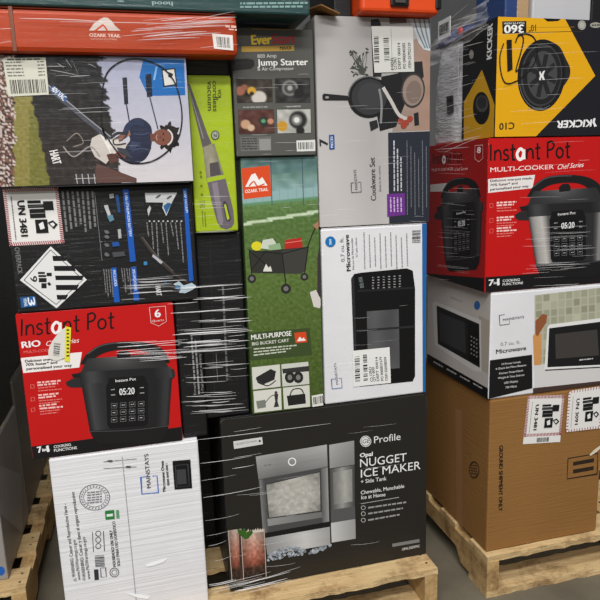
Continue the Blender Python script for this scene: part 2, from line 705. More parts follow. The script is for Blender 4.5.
# ------------------------------------------------------------------ cartons of the stack on the right
B['card'] = Carton('shipping_carton', .893, 1.265, 1.428, 1.86, PZ, .593, C_KRAFT,
                   'plain brown cardboard carton with two hazard stickers on the right pallet')
B['mic2'] = Carton('microwave_box', .886, 1.40, 1.428, 1.80, .594, .892, C_WHITE,
                   'white microwave box lying flat on the brown cardboard carton')
B['ip8'] = Carton('pressure_cooker_box', .866, 1.30, 1.428, 1.81, .893, 1.288, C_RED,
                  'red multi-cooker box under the yellow and black speaker box')
B['kick'] = Carton('speaker_box', .882, 1.24, 1.428, 1.592, 1.289, 1.575, C_BLACK,
                   'yellow and black car speaker box with number twelve in marker')
B['top1'] = Carton('appliance_box', 1.000, 1.172, 1.46, 1.60, 1.576, 1.70, C_TOPGREY,
                   'pale grey box on the yellow speaker box')
B['top2'] = Carton('appliance_box', .962, .998, 1.47, 1.60, 1.576, 1.68, C_TAN,
                   'small tan box between the blue and pale grey boxes atop the speaker box')
B['top3'] = Carton('appliance_box', .922, .958, 1.46, 1.60, 1.576, 1.70, C_BLUE,
                   'narrow blue box atop the yellow speaker box')
B['top4'] = Carton('appliance_box', 1.174, 1.235, 1.46, 1.60, 1.576, 1.70, C_BLACK,
                   'dark box beside the pale grey box atop the speaker box')
# ------------------------------------------------------------------ the neighbouring stack on the left
B['nb'] = Carton('appliance_box', -.95, -.429, 1.71, 2.06, PZ, .52, C_PALE,
                 'pale box with blue dot on the pallet at the left edge')
B['nb2'] = Carton('appliance_box', -.95, -.429, 2.063, 2.60, PZ, .60, C_DIM,
                  'grey box behind the blue dot box on the pallet at the left edge')
B['nb3'] = Carton('appliance_box', -.98, -.435, 1.73, 2.055, .521, 1.50, C_BLACK,
                  'tall black box at the left edge stacked on the pale blue-dot box')
B['nb4'] = Carton('appliance_box', -.98, -.44, 2.07, 2.70, .601, 1.60, C_BLACK,
                  'tall black box at the left edge stacked on the grey box')


# ================================================================== print on the cartons
def stroke_word(A, word, x0, y0, x1, y1, h, w, col, special=None):
    """thin hand-lettered title drawn with a pen line; letters in a unit em"""
    G = {'I': (.30, [[(.1, 0), (.12, 1)]]),
         'n': (.62, [[(.08, 0), (.1, .62)], [(.1, .4), (.25, .6), (.42, .58), (.5, .4), (.52, 0)]]),
         's': (.50, [[(.42, .55), (.25, .64), (.1, .5), (.2, .34), (.38, .25), (.4, .08), (.2, 0), (.06, .08)]]),
         't': (.46, [[(.22, .95), (.22, .1), (.3, 0), (.4, .02)], [(.05, .62), (.42, .66)]]),
         'a': (.66, [[(.50, .5), (.3, .64), (.1, .45), (.08, .2), (.25, 0), (.45, .12), (.52, .4), (.54, .6)], [(.53, .6), (.55, 0)]]),
         'P': (.66, [[(.12, 0), (.12, 1)], [(.12, .95), (.4, 1), (.56, .78), (.42, .55), (.12, .48)]]),
         'o': (.62, [[(.3, .62), (.1, .45), (.1, .15), (.3, 0), (.5, .15), (.5, .45), (.3, .62)]]),
         ' ': (.34, [])}
    tot = sum(G[c][0] for c in word)
    x = 0
    for i, c in enumerate(word):
        wd, st = G[c]
        for path in st:
            pts = []
            for (px, py) in path:
                s = (x + px) / tot
                pts.append((x0 + (x1 - x0) * s, y0 + (y1 - y0) * s - py * h))
            cc = special[1] if special and special[0] == i else col
            A.stroke(pts, w * (1.5 if special and special[0] == i else 1.0), cc, curve=len(pts) > 2)
        x += wd


def cooker_picture(A, steel=False):
    """pressure cooker; coordinates as in a 600-wide study: x 195-525, y 150-460"""
    D, D2, HI = (26, 26, 28), (40, 40, 42), (92, 92, 94)
    # side handles
    A.poly([(198, 276), (215, 266), (250, 262), (250, 292), (212, 292), (200, 286)], D2)
    A.poly([(214, 252), (252, 246), (252, 262), (220, 264)], D)
    A.poly([(500, 236), (522, 236), (526, 256), (520, 266), (500, 266)], D2)
    # lid handle arch
    A.poly(A.smooth([(240, 222), (262, 190), (300, 165), (345, 156), (395, 154), (450, 160), (490, 180), (510, 218)]) +
           A.smooth([(480, 222), (455, 195), (420, 180), (370, 178), (320, 186), (285, 204), (272, 224)]), D)
    A.stroke([(262, 192), (300, 168), (345, 159), (395, 157)], 3, (80, 80, 82), True)
    # lid dome
    A.grid([(262, 205), (480, 190), (512, 240), (240, 252)], 16, 6,
           lambda s, t: lerp((38, 38, 40), (105, 105, 106), max(0, 1 - abs(s - .45) * 2.2) * (1 - t) * .8 + .1))
    A.poly([(350, 192), (362, 182), (384, 180), (392, 192), (390, 202), (352, 206)], D)
    # brim
    A.grid([(238, 246), (512, 230), (518, 262), (243, 284)], 20, 4,
           lambda s, t: ramp([(0, (30, 30, 32)), (.12, (70, 70, 72)), (.3, (34, 34, 36)), (.8, (30, 30, 32)), (1, (60, 60, 62))], s))
    # body
    st = [(0, (24, 24, 26)), (.08, (66, 66, 68)), (.2, (44, 44, 46)), (.5, (34, 34, 36)), (.85, (30, 30, 32)), (.95, (58, 58, 60)), (1, (22, 22, 24))]
    if steel:
        st = [(0, (40, 40, 42)), (.05, (150, 148, 146)), (.18, (190, 186, 182)), (.26, (70, 68, 68)), (.5, (40, 40, 42)), (.85, (44, 44, 46)), (.93, (150, 148, 146)), (1, (50, 50, 52))]
    A.grid([(244, 282), (516, 262), (506, 408), (270, 424)], 24, 4, lambda s, t: ramp(st, s))
    A.poly([(269, 422), (506, 406), (498, 436), (478, 456), (300, 462), (280, 446)], (24, 24, 26))
    A.stroke([(266, 424), (390, 420), (506, 407)], 2, (74, 74, 76), True)
    # control panel
    A.poly([(318, 290), (328, 264), (432, 256), (444, 280), (444, 398), (436, 408), (330, 416), (322, 404)], (17, 17, 20))
    A.text('Instant Pot', (347, 276), (408, 270), 8, (215, 215, 215), .01)
    A.poly([(352, 292), (412, 288), (412, 320), (354, 324)], (8, 8, 10))
    A.text('05:20', (359, 315), (404, 311), 19, (225, 228, 230), .01)
    for r in range(3):
        for c in range(4):
            x, y = 334 + c * 27, 340 + r * 21 - c * 2
            A.frame([(x, y), (x + 17, y - 1), (x + 17, y + 13), (x, y + 14)], 1.0, (120, 120, 122))
            A.micro((x + 4, y + 8), (x + 14, y + 7), 2.5, (170, 170, 172), r * 5 + c)
    for y in (300, 316):
        A.micro((333, y), (346, y - 1), 3, (150, 150, 150), y)
        A.micro((420, y - 6), (433, y - 7), 3, (150, 150, 150), y)


RED = (186, 18, 18)
# ---- red cooker box on the left
f = B['ip6'].front
Z = (0, 290, 1 / 3)
A = Art(f, 'front_print', Z)
A.full(RED)
A.poly([(90, 470), (560, 408), (560, 460), (90, 520)], (20, 20, 22))
A.poly([(60, 204), (246, 186), (238, 232), (70, 249)], (232, 228, 226))
A.build()
A = Art(f, 'title_lettering', Z, 'black hand-lettered title with one white letter')
stroke_word(A, 'Instant Pot', 60, 138, 345, 113, 50, 5.6, (24, 14, 16), (4, (236, 232, 230)))
A.text('RIO', (67, 174), (122, 168), 18, WHITE, .018)
A.text('Chef Series', (137, 168), (236, 157), 14, (236, 226, 224), .0, .35)
A.text('MULTI-COOKER', (72, 190), (170, 182), 8, (226, 120, 116))
A.text('Delicious one-pot meals,', (76, 217), (208, 206), 7.5, (44, 40, 44), .02)
A.text('70% faster* and', (78, 228), (172, 220), 7.5, (44, 40, 44), .02)
A.text('personalized your way', (80, 240), (216, 229), 7.5, (44, 40, 44), .02)
for i, y in enumerate((280, 318, 350)):
    for j, (dx, hh) in enumerate(((0, 5), (1, 5), (2, 3), (3, 3))):
        c = (238, 190, 186) if j < 2 else (222, 120, 114)
        A.micro((112 + i * 3 + dx, y + j * 8), (112 + i * 3 + dx + (70 - 9 * ((i + j) % 3)), y + j * 8 - 6), hh, c, i * 7 + j)
    A.frame([(92 + i, y + 4), (102 + i, y + 3), (103 + i, y + 14), (93 + i, y + 15)], 1.2, (226, 120, 112))
A.text('7', (115, 488), (126, 486), 17, WHITE, .03)
A.text('in', (128, 484), (139, 482), 9, WHITE, .03)
A.text('1', (143, 485), (148, 484), 17, WHITE, .03)
A.text('COOKING', (162, 474), (213, 467), 8, (222, 222, 222), .01)
A.text('FUNCTIONS', (163, 485), (231, 476), 8, (222, 222, 222), .01)
A.frame([(448, 52), (496, 48), (499, 94), (476, 108), (453, 98)], 1.4, (230, 190, 188))
A.text('6', (466, 82), (482, 80), 22, WHITE, .016)
A.text('Quarts', (456, 96), (492, 92), 6, (238, 210, 208))
A.build()
A = Art(f, 'product_picture', Z, 'printed picture of a black pressure cooker')
cooker_picture(A)
A.build()
A = Art(f, 'price_sticker', Z, 'torn round white price sticker with a yellow strip', m=M_PAPER, lift=.0006)
A.poly(A.smooth([(147, 205), (146, 180), (158, 152), (180, 124), (198, 110)]) + [(202, 200), (170, 212)], (214, 212, 206))
A.poly([(196, 108), (214, 112), (208, 215), (194, 212)], (222, 214, 60))
A.barcode([(162, 158), (182, 160), (178, 200), (160, 198)], 12, (70, 70, 70), False, 3)
for k in range(8):
    A.micro((200, 122 + k * 11), (208, 122 + k * 11), 5, (60, 60, 20), k)
A.build()

# ---- red multi-cooker box on the right
f = B['ip8'].front
Z = (480, 130, .2667)
A = Art(f, 'front_print', Z)
A.full(RED)
A.poly([(20, 552), (460, 520), (460, 620), (20, 640)], (22, 20, 22))
A.poly([(30, 184), (206, 168), (196, 218), (30, 236)], (226, 220, 218))
A.build()
A = Art(f, 'title_lettering', Z, 'black hand-lettered title with one white letter')
stroke_word(A, 'Instant Pot', 34, 116, 340, 102, 62, 7.4, (26, 14, 16), (4, (238, 234, 232)))
A.text('MULTI-COOKER', (38, 158), (276, 146), 17, (240, 226, 224), .0)
A.text('Chef Series', (288, 148), (386, 138), 17, (240, 232, 230), .0, .35)
A.text('Delicious one-pot meals,', (38, 195), (196, 184), 8.5, (60, 50, 52), .015)
A.text('70% faster* and', (38, 211), (140, 203), 8.5, (60, 50, 52), .015)
A.text('personalized your way', (38, 227), (182, 214), 8.5, (60, 50, 52), .015)
for i, y in enumerate((276, 332, 372)):
    for j in range(4):
        c = (242, 200, 196) if j < 2 else (226, 120, 114)
        A.micro((62, y + j * 10), (62 + 74 - 10 * ((i + j) % 3), y + j * 10 - 4), 6 if j < 2 else 4, c, i * 9 + j)
    A.frame([(36, y), (48, y - 1), (48, y + 14), (36, y + 15)], 1.4, (224, 110, 104))
A.text('7', (32, 584), (50, 583), 22, WHITE, .02)
A.text('in', (51, 578), (62, 577), 10, WHITE, .02)
A.text('1', (65, 582), (71, 581), 22, WHITE, .03)
A.text('COOKING', (84, 570), (148, 565), 9, (222, 222, 222), .01)
A.text('FUNCTIONS', (84, 583), (160, 577), 9, (222, 222, 222), .01)
A.build()
A = Art(f, 'product_picture', Z, 'printed picture of a steel and black multi-cooker')
A.map = lambda x, y: (480 + (130 + (x - 198) * 1.08) * .2667, 130 + (165 + (y - 154) * 1.26 - (x - 240) * -.02) * .2667)
A.k = .3
cooker_picture(A, True)
A.build()
f = B['ip8'].left
Z = (420, 130, .3)
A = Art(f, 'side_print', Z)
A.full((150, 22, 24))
A.poly([(20, 478), (225, 496), (225, 560), (20, 520)], (18, 18, 20))
A.poly([(35, 182), (98, 176), (98, 204), (35, 206)], (200, 196, 196))
A.build()
A = Art(f, 'side_lettering', Z)
stroke_word(A, 'Instant Pot', 42, 112, 142, 106, 34, 3.5, (40, 10, 12), (4, (226, 220, 220)))
A.text('MULTI-COOKER', (40, 138), (112, 134), 9, (225, 190, 190))
A.text('Chef Series', (116, 136), (160, 132), 9, (225, 190, 190), 0, .3)
A.text('8', (191, 76), (202, 77), 16, WHITE, .02)
A.frame([(184, 52), (210, 50), (210, 94), (197, 106), (184, 96)], 1.3, (226, 190, 190))
A.build()
A = Art(f, 'side_picture', Z, 'printed picture of a black pressure cooker on the side')
A.map = lambda x, y: (420 + (48 + (x - 198) * .50) * .3, 130 + (158 + (y - 154) * 1.02) * .3)
A.k = .22
cooker_picture(A)
A.build()


# ---- large black ice maker box
f = B['ice'].front
Z = (200, 390, .4)
A = Art(f, 'front_print', Z)
A.full((36, 34, 31))
A.build()
A = Art(f, 'worn_edge', Z, 'scuffed pale edge of the black box')
A.stroke([(60, 74), (52, 80), (50, 100), (54, 200), (62, 340), (70, 470)], 1.8, (92, 90, 84), True)
A.stroke([(60, 74), (130, 66), (240, 52), (400, 32), (560, 10)], 1.2, (70, 70, 68), True)
A.stroke([(566, 14), (570, 120), (570, 300), (566, 396)], 1.0, (64, 64, 62), True)
A.build()
A = Art(f, 'title_lettering', Z, 'white product lettering and round monogram')
A.ellipse(414, 128, 14, 14, (214, 214, 214))
A.arc(414, 128, 11.5, 11.5, 1.3, (40, 40, 40))
A.text('GE', (405, 134), (423, 131), 10, (40, 40, 40), .0, .25)
A.text('Profile', (435, 133), (501, 124), 17, (226, 226, 226), .0)
A.text('Opal', (400, 168), (431, 164), 9.5, WHITE, .02)
A.text('NUGGET', (400, 193), (516, 177), 20, WHITE, .0)
A.text('ICE MAKER', (402, 219), (551, 197), 20, WHITE, .0)
A.text('+ Side Tank', (402, 234), (466, 225), 9.5, (220, 220, 220), .005)
A.text('Chewable, Munchable', (402, 261), (510, 244), 9, (226, 226, 226), .005)
A.text('Ice at Home', (403, 273), (463, 265), 9, (226, 226, 226), .005)
A.line(402, 284, 497, 268, 1.2, (190, 190, 190))
for i, y in enumerate((298, 313, 329)):
    A.arc(408, y - 4, 5, 5, 1.2, (190, 190, 190))
    A.micro((420, y - 2), (515 - i * 8, y - 16), 4, (150, 150, 150), i)
A.poly([(480, 384), (548, 372), (549, 380), (481, 392)], (120, 120, 120))
A.text('OPAL3SIDENC', (505, 401), (549, 392), 6, (200, 200, 200), .01)
A.build()
A = Art(f, 'paper_label', Z, 'small white label strip', m=M_PAPER, lift=.0004)
A.poly([(83, 128), (155, 117), (157, 135), (85, 147)], (205, 205, 203))
A.text('NUGGET ICE MAKER', (90, 138), (142, 129), 5, (80, 80, 80))
A.ellipse(149, 127, 3, 3, (60, 60, 60))
A.build()
A = Art(f, 'product_picture', Z, 'printed picture of a silver ice maker with side tank')


def brushed(a, b, k=10, seed=0):
    return lambda s, t: tuple(v + k * nz(s * 2, t * 40, seed) for v in lerp(a, b, s))


A.grid([(139, 166), (317, 136), (319, 191), (146, 223)], 24, 10, lambda s, t: tuple(v - 46 * t + 10 * nz(s * 2, t * 30) for v in lerp((152, 152, 152), (186, 186, 186), abs(s - .3))))
A.arc(230, 179, 9, 9, 2.6, (236, 236, 236))
A.micro((160, 190), (178, 187), 3, (110, 110, 110), 1)
A.poly([(146, 223), (319, 191), (323, 340), (158, 372)], (72, 72, 73))
A.grid([(148, 224), (162, 222), (174, 344), (158, 370)], 3, 8, brushed((120, 120, 120), (70, 70, 70)))
A.grid([(302, 196), (319, 193), (323, 340), (306, 338)], 4, 8, brushed((90, 90, 90), (150, 150, 150)))
A.grid([(164, 236), (300, 204), (302, 302), (172, 320)], 44, 34,
       lambda s, t: tuple(v + 22 * nz(s * 12, t * 10) + 16 * nz(s * 30, t * 26, 3) for v in
                          lerp((92, 92, 90), (176, 174, 168), min(1, 1.6 - abs(s - .5) * 1.6 - abs(t - .5) * .8))))
A.frame([(164, 236), (300, 204), (302, 302), (172, 320)], 2, (46, 46, 47))
A.grid([(168, 322), (304, 304), (306, 318), (170, 340)], 12, 3, brushed((140, 140, 140), (110, 110, 110)))
A.grid([(162, 368), (326, 340), (328, 386), (168, 412)], 24, 8, lambda s, t: tuple(v + 10 * nz(s * 2, t * 30) for v in lerp((120, 120, 121), (196, 196, 195), 1 - abs(s - .6) * 1.3)))
A.poly([(158, 358), (324, 328), (326, 341), (160, 370)], (22, 22, 23))
# side tank
A.grid([(322, 137), (385, 126), (386, 186), (323, 196)], 12, 6, lambda s, t: lerp((170, 170, 170), (120, 120, 120), s * .5 + t * .5))
A.grid([(323, 198), (386, 187), (387, 290), (325, 300)], 12, 12, lambda s, t: lerp((64, 64, 64), (150, 150, 148), 1 - abs(s - .5) * 1.9))
A.grid([(332, 206), (380, 197), (381, 278), (334, 286)], 12, 12, lambda s, t: tuple(v + 12 * nz(s * 5, t * 5) for v in lerp((110, 110, 108), (168, 168, 162), 1 - abs(s - .6) * 1.6)))
A.poly([(325, 300), (387, 290), (388, 322), (327, 332)], (84, 84, 85))
A.grid([(327, 332), (388, 322), (389, 371), (329, 381)], 8, 6, lambda s, t: lerp((196, 196, 195), (150, 150, 150), s))
A.line(321, 137, 327, 384, 3, (40, 40, 41))
# spilled ice
rn = random.Random(5)
for k in range(150):
    u = rn.random()
    if k < 110:
        x, base, hgt = 170 + 92 * u, 426 - 17 * u, 26 * math.sin(math.pi * (.12 + .82 * u)) ** .6
    else:
        x, base, hgt = 272 + 54 * u, 409 - 15 * u, 9
    y = base - hgt * rn.random()
    g = rn.uniform(120, 196)
    r = rn.uniform(2.2, 5)
    A.ellipse(x, y, r, r * .75, (g * .93, g * .98, g * 1.04), rn.uniform(0, 3), 6)
A.build()
A = Art(f, 'drink_picture', Z, 'printed picture of two pink iced drinks with mint')


def drink(s, t):
    c = ramp([(0, (206, 190, 176)), (.12, (204, 170, 154)), (.35, (198, 140, 120)), (.55, (180, 110, 90)), (.7, (140, 78, 62)), (.78, (76, 52, 42)), (1, (40, 33, 29))], t)
    e = 1 - .35 * abs(s - .5) * 2
    return tuple(v * e + 34 * nz(s * 8, t * 16) for v in c)


A.grid([(70, 350), (104, 345), (106, 474), (80, 478)], 16, 30, lambda s, t: tuple(v * .92 for v in drink(s, t)))
A.poly([(97, 350), (106, 352), (110, 476), (100, 478)], (60, 44, 38))
A.grid([(102, 353), (160, 346), (165, 466), (109, 474)], 24, 36, drink)
for q in ([(102, 353), (109, 474)], [(160, 346), (165, 466)], [(70, 350), (80, 478)]):
    A.stroke(q, 1.6, (190, 170, 160))
A.stroke([(80, 478), (104, 476), (140, 472), (165, 466)], 2, (120, 100, 92))
for k in range(9):
    r = random.Random(k)
    A.poly([(104 + k * 6, 358 - k * .7), (108 + k * 6, 350 - k * .7 - r.uniform(0, 4)), (112 + k * 6, 358 - k * .7)], (206, 196, 186))
for q in ([(112, 372), (96, 358), (92, 345), (104, 350), (113, 364)], [(112, 372), (116, 354), (130, 348), (132, 356), (120, 370)], [(112, 372), (104, 352), (110, 342), (116, 352)]):
    A.poly(q, (52, 92, 30))
A.build()

# ---- white corrugated microwave box
f = B['white'].front
Z = (0, 430, .3667)
DK = (52, 52, 56)
A = Art(f, 'warning_print', Z, 'black warning print running up the box', m=M_PAPER)
A.text('WARNING: Cancer and Reproductive Harm -', (206, 400), (181, 200), 9, DK, .008)
A.text('www.P65Warnings.ca.gov', (220, 408), (206, 298), 8.5, DK, .005)
A.text('WARNING: Cancer y dano al organo reproductivo', (234, 400), (203, 168), 9, DK, .008)
A.text('www.P65Warnings.ca.gov', (247, 406), (232, 290), 8.5, DK, .005)
for x, y in ((208, 412), (232, 410)):
    A.frame([(x, y), (x - 7, y - 3), (x - 1, y - 8)], 1.2, DK)
A.text('HOUSEHOLD USE ONLY', (316, 372), (306, 272), 7.5, DK, .02)
A.text('SOLO PARA USO DOMESTICO', (328, 370), (314, 248), 7.5, DK, .015)
A.arc(312, 388, 12, 12, 1.8, DK)
A.arc(312, 388, 7, 7, 1.4, DK)
A.barcode([(258, 342), (284, 340), (286, 372), (260, 374)], 14, DK, False, 4)
A.poly([(256, 380), (268, 379), (270, 408), (258, 409)], DK)
A.frame([(274, 376), (288, 375), (290, 400), (276, 401)], 1.4, DK)
for k in range(3):
    A.arc(268, 282 + k * 17, 7, 7, 1.8, DK)
A.line(282, 275, 285, 330, 2, DK)
A.line(252, 278, 255, 332, 1.6, DK)
A.build()
A = Art(f, 'seal', Z, 'round grey printed seal', m=M_PAPER)
A.arc(258, 183, 41, 35, 1.8, (96, 96, 100))
A.arc(258, 183, 30, 26, 1.3, (120, 120, 124))
for k in range(26):
    a = k * 2 * math.pi / 26
    A.line(258 + 33 * math.cos(a), 183 + 28 * math.sin(a), 258 + 38 * math.cos(a + .07), 183 + 32 * math.sin(a + .07), 2.2, (110, 110, 114))
for k in range(5):
    A.micro((238, 172 + k * 7), (278, 168 + k * 7), 3, (120, 120, 124), k)
A.build()
A = Art(f, 'logo_lettering', Z, 'blue bracket logo and product name', m=M_PAPER)
A.text('MAINSTAYS', (412, 157), (404, 64), 11, (60, 60, 66), .005)
A.stroke([(402, 126), (384, 128), (387, 174), (432, 170), (428, 124), (416, 125)], 2.4, (62, 108, 190))
A.text('Microwave Oven', (452, 166), (446, 84), 8, DK, .02)
A.micro((462, 150), (457, 90), 5, (100, 100, 104), 2)
A.poly([(470, 84), (519, 80), (524, 158), (476, 162)], (20, 20, 22))
A.poly([(481, 108), (506, 106), (509, 146), (484, 148)], (62, 62, 64))
A.frame([(478, 96), (512, 93), (516, 152), (481, 155)], 1.2, (70, 70, 72))
A.poly([(286, 220), (311, 217), (313, 242), (288, 244)], (42, 122, 62))
A.micro((291, 236), (308, 234), 7, (222, 232, 222), 3)
A.poly([(316, 218), (324, 217), (326, 240), (318, 241)], (96, 150, 108))
for k in range(2):
    A.line(282, 86 + k * 18, 372, 78 + k * 22, 1.6, (120, 120, 124))
    A.ellipse(300 + 50 * k, 84 + k * 16, 8, 3, (80, 80, 84))
A.line(333, 72, 372, 470, 1.6, (150, 150, 154))
A.build()
A = Art(f, 'torn_tape', Z, 'torn clear tape scraps', m=M_PAPER, lift=.0005)
A.poly([(396, 366), (440, 352), (456, 348), (448, 358), (420, 368), (402, 372)], (244, 244, 246))
A.poly([(340, 442), (372, 446), (410, 452), (404, 460), (376, 456)], (244, 244, 246))
A.build()


# ---- white microwave box standing on end
f = B['mic'].front
Z = (300, 210, 1 / 3)
A = Art(f, 'edge_stripe', Z, 'blue printed edge stripe')
A.poly([(366, 36), (400, 36), (400, 560), (368, 560)], (26, 96, 160))
A.build()
A = Art(f, 'product_picture', Z, 'printed picture of a black microwave turned on end')
A.poly([(153, 206), (162, 192), (182, 188), (320, 175), (338, 182), (345, 236), (345, 498), (338, 514), (180, 530), (166, 524)], (14, 14, 16))
A.poly([(153, 206), (162, 192), (172, 520), (164, 522)], (42, 42, 44))
A.grid([(200, 304), (296, 297), (299, 474), (204, 482)], 10, 16, lambda s, t: lerp((66, 66, 68), (96, 96, 98), .5 + .5 * nz(s * 2, t * 2)))
A.poly([(172, 240), (342, 230), (342, 236), (172, 246)], (34, 34, 36))
A.text('88:88', (192, 232), (186, 200), 10, (120, 130, 130), 0)
for r in range(5):
    for c in range(6):
        A.micro((216 + c * 16, 204 + r * 8 - c), (222 + c * 16, 204 + r * 8 - c), 3, (150, 150, 152), r + c)
A.poly([(160, 360), (345, 346), (345, 352), (160, 366)], (40, 40, 42))
A.build()
A = Art(f, 'product_lettering', Z, 'dark product name running up the box')
A.text('0.7 cu. ft.', (134, 154), (130, 82), 11, (110, 110, 114), 0)
A.text('Microwave', (152, 182), (146, 74), 12, (40, 40, 44), .015)
A.text('Horno de Microondas', (163, 178), (158, 84), 6, (96, 96, 100))
A.text('0.7 pies cubicos', (173, 140), (170, 82), 5.5, (96, 96, 100))
for k in range(9):
    A.micro((196 + k * 16, 176 - (k % 3) * 4), (193 + k * 16, 66 + (k * 37 % 5) * 4), 3.2, (140, 140, 144), k)
A.stroke([(108, 506), (94, 507), (96, 536), (126, 533), (124, 504), (116, 505)], 1.8, (70, 110, 170))
A.text('MAINSTAYS', (115, 522), (108, 458), 6.5, (110, 110, 114))
A.build()
A = Art(f, 'blue_badge', Z, 'round blue badge')
A.ellipse(91, 95, 15.5, 16, (22, 108, 176))
A.text('700W', (95, 104), (94, 86), 7, (230, 236, 240), .01)
A.build()
A = Art(f, 'barcode_label', Z)
A.barcode([(336, 62), (361, 61), (361, 98), (336, 99)], 14, (60, 60, 62), False, 5)
A.build()
A = Art(f, 'shipping_label', Z, 'white shipping label with barcodes', m=M_PAPER, lift=.0005)
A.poly([(157, 422), (268, 411), (272, 518), (160, 530)], (226, 226, 224))
A.barcode([(163, 440), (178, 438), (180, 516), (165, 518)], 16, (40, 40, 40), False, 6)
A.barcode([(188, 434), (200, 433), (203, 512), (190, 514)], 16, (40, 40, 40), False, 7)
for i, (x, t) in enumerate(((213, 'CS ORD'), (222, 'QTY 0001'), (232, 'DEPT 00014'), (245, 'PO 0000037679'), (258, 'ITEM 550308204'))):
    A.text(t, (x + 5, 514 - i), (x, 440 if i > 1 else 470), 7, (44, 44, 44), .01)
A.build()

# ---- cookware box
f = B['cook'].front
Z = (300, 0, .3836)
A = Art(f, 'front_print', Z)
w_, h_ = f.size
A.grid([(20, 40), (352, 36), (350, 600), (40, 610)], 20, 30, lambda s, t: tuple(v + 5 * nz(s * 3, t * 5) for v in lerp((152, 149, 148), (190, 187, 186), min(1, abs(s - .5) + t * .8))))
A.build()
A = Art(f, 'kitchen_picture', Z, 'printed photo of black pans on a wooden table')
A.grid([(262, 110), (350, 92), (345, 340), (240, 344)], 14, 20, lambda s, t: tuple(v + 10 * nz(s * 3, t * 8) for v in lerp((150, 136, 128), (158, 126, 110), s)))
# plant
for k in range(34):
    r = random.Random(k)
    x, y = 152 + r.uniform(-22, 24), 165 + r.uniform(-38, 34)
    A.stroke([(165, 195), ((x + 165) / 2 + r.uniform(-6, 6), (y + 190) / 2), (x, y)], 1.4, (70, 74, 66), True)
    A.ellipse(x, y, 5, 2.4, (62, 66, 60), r.uniform(0, 3), 8)
# towel
A.poly([(282, 40), (348, 36), (348, 128), (340, 134), (322, 130), (308, 112), (296, 76)], (184, 188, 190))
for k in range(4):
    A.stroke([(296 + k * 13, 44), (306 + k * 11, 82), (326 + k * 6, 126)], 4, (108, 122, 136), True)
# jar and dark pots at the back
A.poly([(184, 52), (204, 50), (210, 62), (212, 200), (190, 200)], (38, 38, 40))
A.poly([(232, 42), (276, 42), (278, 60), (234, 62)], (86, 70, 66))
A.poly([(250, 165), (318, 160), (322, 200), (300, 226), (262, 222)], (40, 39, 40))
A.poly([(212, 200), (262, 190), (276, 262), (250, 330), (208, 342), (200, 300)], (30, 30, 32))
# lid
A.ellipse(294, 236, 31, 45, (58, 56, 56), .1)
A.ellipse(294, 236, 27, 40, (142, 124, 114), .1)
A.ellipse(296, 240, 20, 30, (120, 104, 96), .1)
A.poly([(296, 296), (308, 292), (310, 326), (298, 328)], (34, 34, 36))
# frying pan
A.poly([(58, 248), (62, 244), (126, 250), (128, 262), (62, 262), (58, 258)], (34, 34, 36))
A.ellipse(70, 254, 5, 3, (150, 148, 146))
A.ellipse(178, 253, 54, 55, (26, 26, 28))
A.ellipse(180, 253, 46, 47, (52, 52, 54))
A.ellipse(184, 250, 34, 35, (60, 60, 62))
A.arc(178, 253, 52, 53, 2, (110, 110, 112), 0, 24, 180, 300)
# spoon, tomatoes
A.stroke([(216, 228), (236, 262), (258, 300), (284, 312)], 9, (186, 182, 178), True)
A.stroke([(206, 232), (212, 270), (210, 322)], 6, (128, 128, 130), True)
for x, y in ((262, 316), (276, 320), (286, 310), (270, 328)):
    A.ellipse(x, y, 8, 8, (150, 64, 48), 0, 12)
A.poly([(180, 318), (200, 312), (204, 332), (184, 342)], (40, 40, 42))
A.build()
A = Art(f, 'product_lettering', Z, 'dark product name running up the box')
A.text('Cookware Set', (198, 522), (194, 410), 13, (70, 68, 70), .005)
A.text('Bateria de cocina', (211, 498), (209, 432), 5.5, (120, 116, 116))
A.text('7', (72, 379), (71, 362), 20, (40, 40, 44), .02)
A.poly([(75, 352), (89, 351), (90, 389), (76, 390)], (28, 74, 140))
A.text('PIECES', (86, 385), (85, 356), 6, (220, 226, 236), .01)
A.stroke([(140, 476), (133, 477), (134, 502), (159, 500), (158, 474), (150, 475)], 1.7, (92, 92, 100))
A.text('MAINSTAYS', (150, 494), (146, 442), 6.5, (92, 90, 92))
A.build()
A = Art(f, 'info_panel', Z, 'dark blue information panel with small print')
A.poly([(229, 346), (345, 342), (345, 590), (232, 582)], (40, 44, 54))
A.build()
A = Art(f, 'info_lettering', Z)
for k in range(3):
    A.micro((247 + k * 9, 498), (246 + k * 9, 366 + k * 22), 3.6, (190, 190, 196), k)
for k in range(6):
    A.micro((280 + k * 10, 560 - (k % 2) * 20), (279 + k * 10, 366 + (k * 29 % 4) * 16), 1.7, (124, 126, 134), k + 3)
A.build()
A = Art(f, 'purple_badge', Z, 'purple square badge')
A.poly([(226, 506), (272, 503), (274, 560), (227, 565)], (104, 48, 132))
for k in range(4):
    A.micro((238 + k * 9, 552), (237 + k * 9, 514), 3.5, (200, 180, 214), k)
A.build()
A = Art(f, 'shipping_label', Z, 'white shipping label with barcodes', m=M_PAPER, lift=.0005)
A.poly([(185, 69), (293, 67), (297, 187), (193, 190)], (200, 200, 196))
A.barcode([(191, 96), (204, 95), (206, 166), (193, 167)], 18, (40, 40, 40), False, 8)
A.barcode([(216, 100), (230, 99), (233, 160), (219, 161)], 18, (40, 40, 40), False, 9)
for i, (x, t) in enumerate(((240, 'MBR'), (248, 'CS ORD'), (258, 'DEPT 00014'), (271, 'PO 0900040282'), (285, 'ITEM 557922129'))):
    A.text(t, (x + 4, 182 - i), (x + 2, 112 if i > 1 else 150), 7, (44, 44, 44), .01)
A.line(236, 75, 240, 186, 1, (120, 120, 120))
A.build()

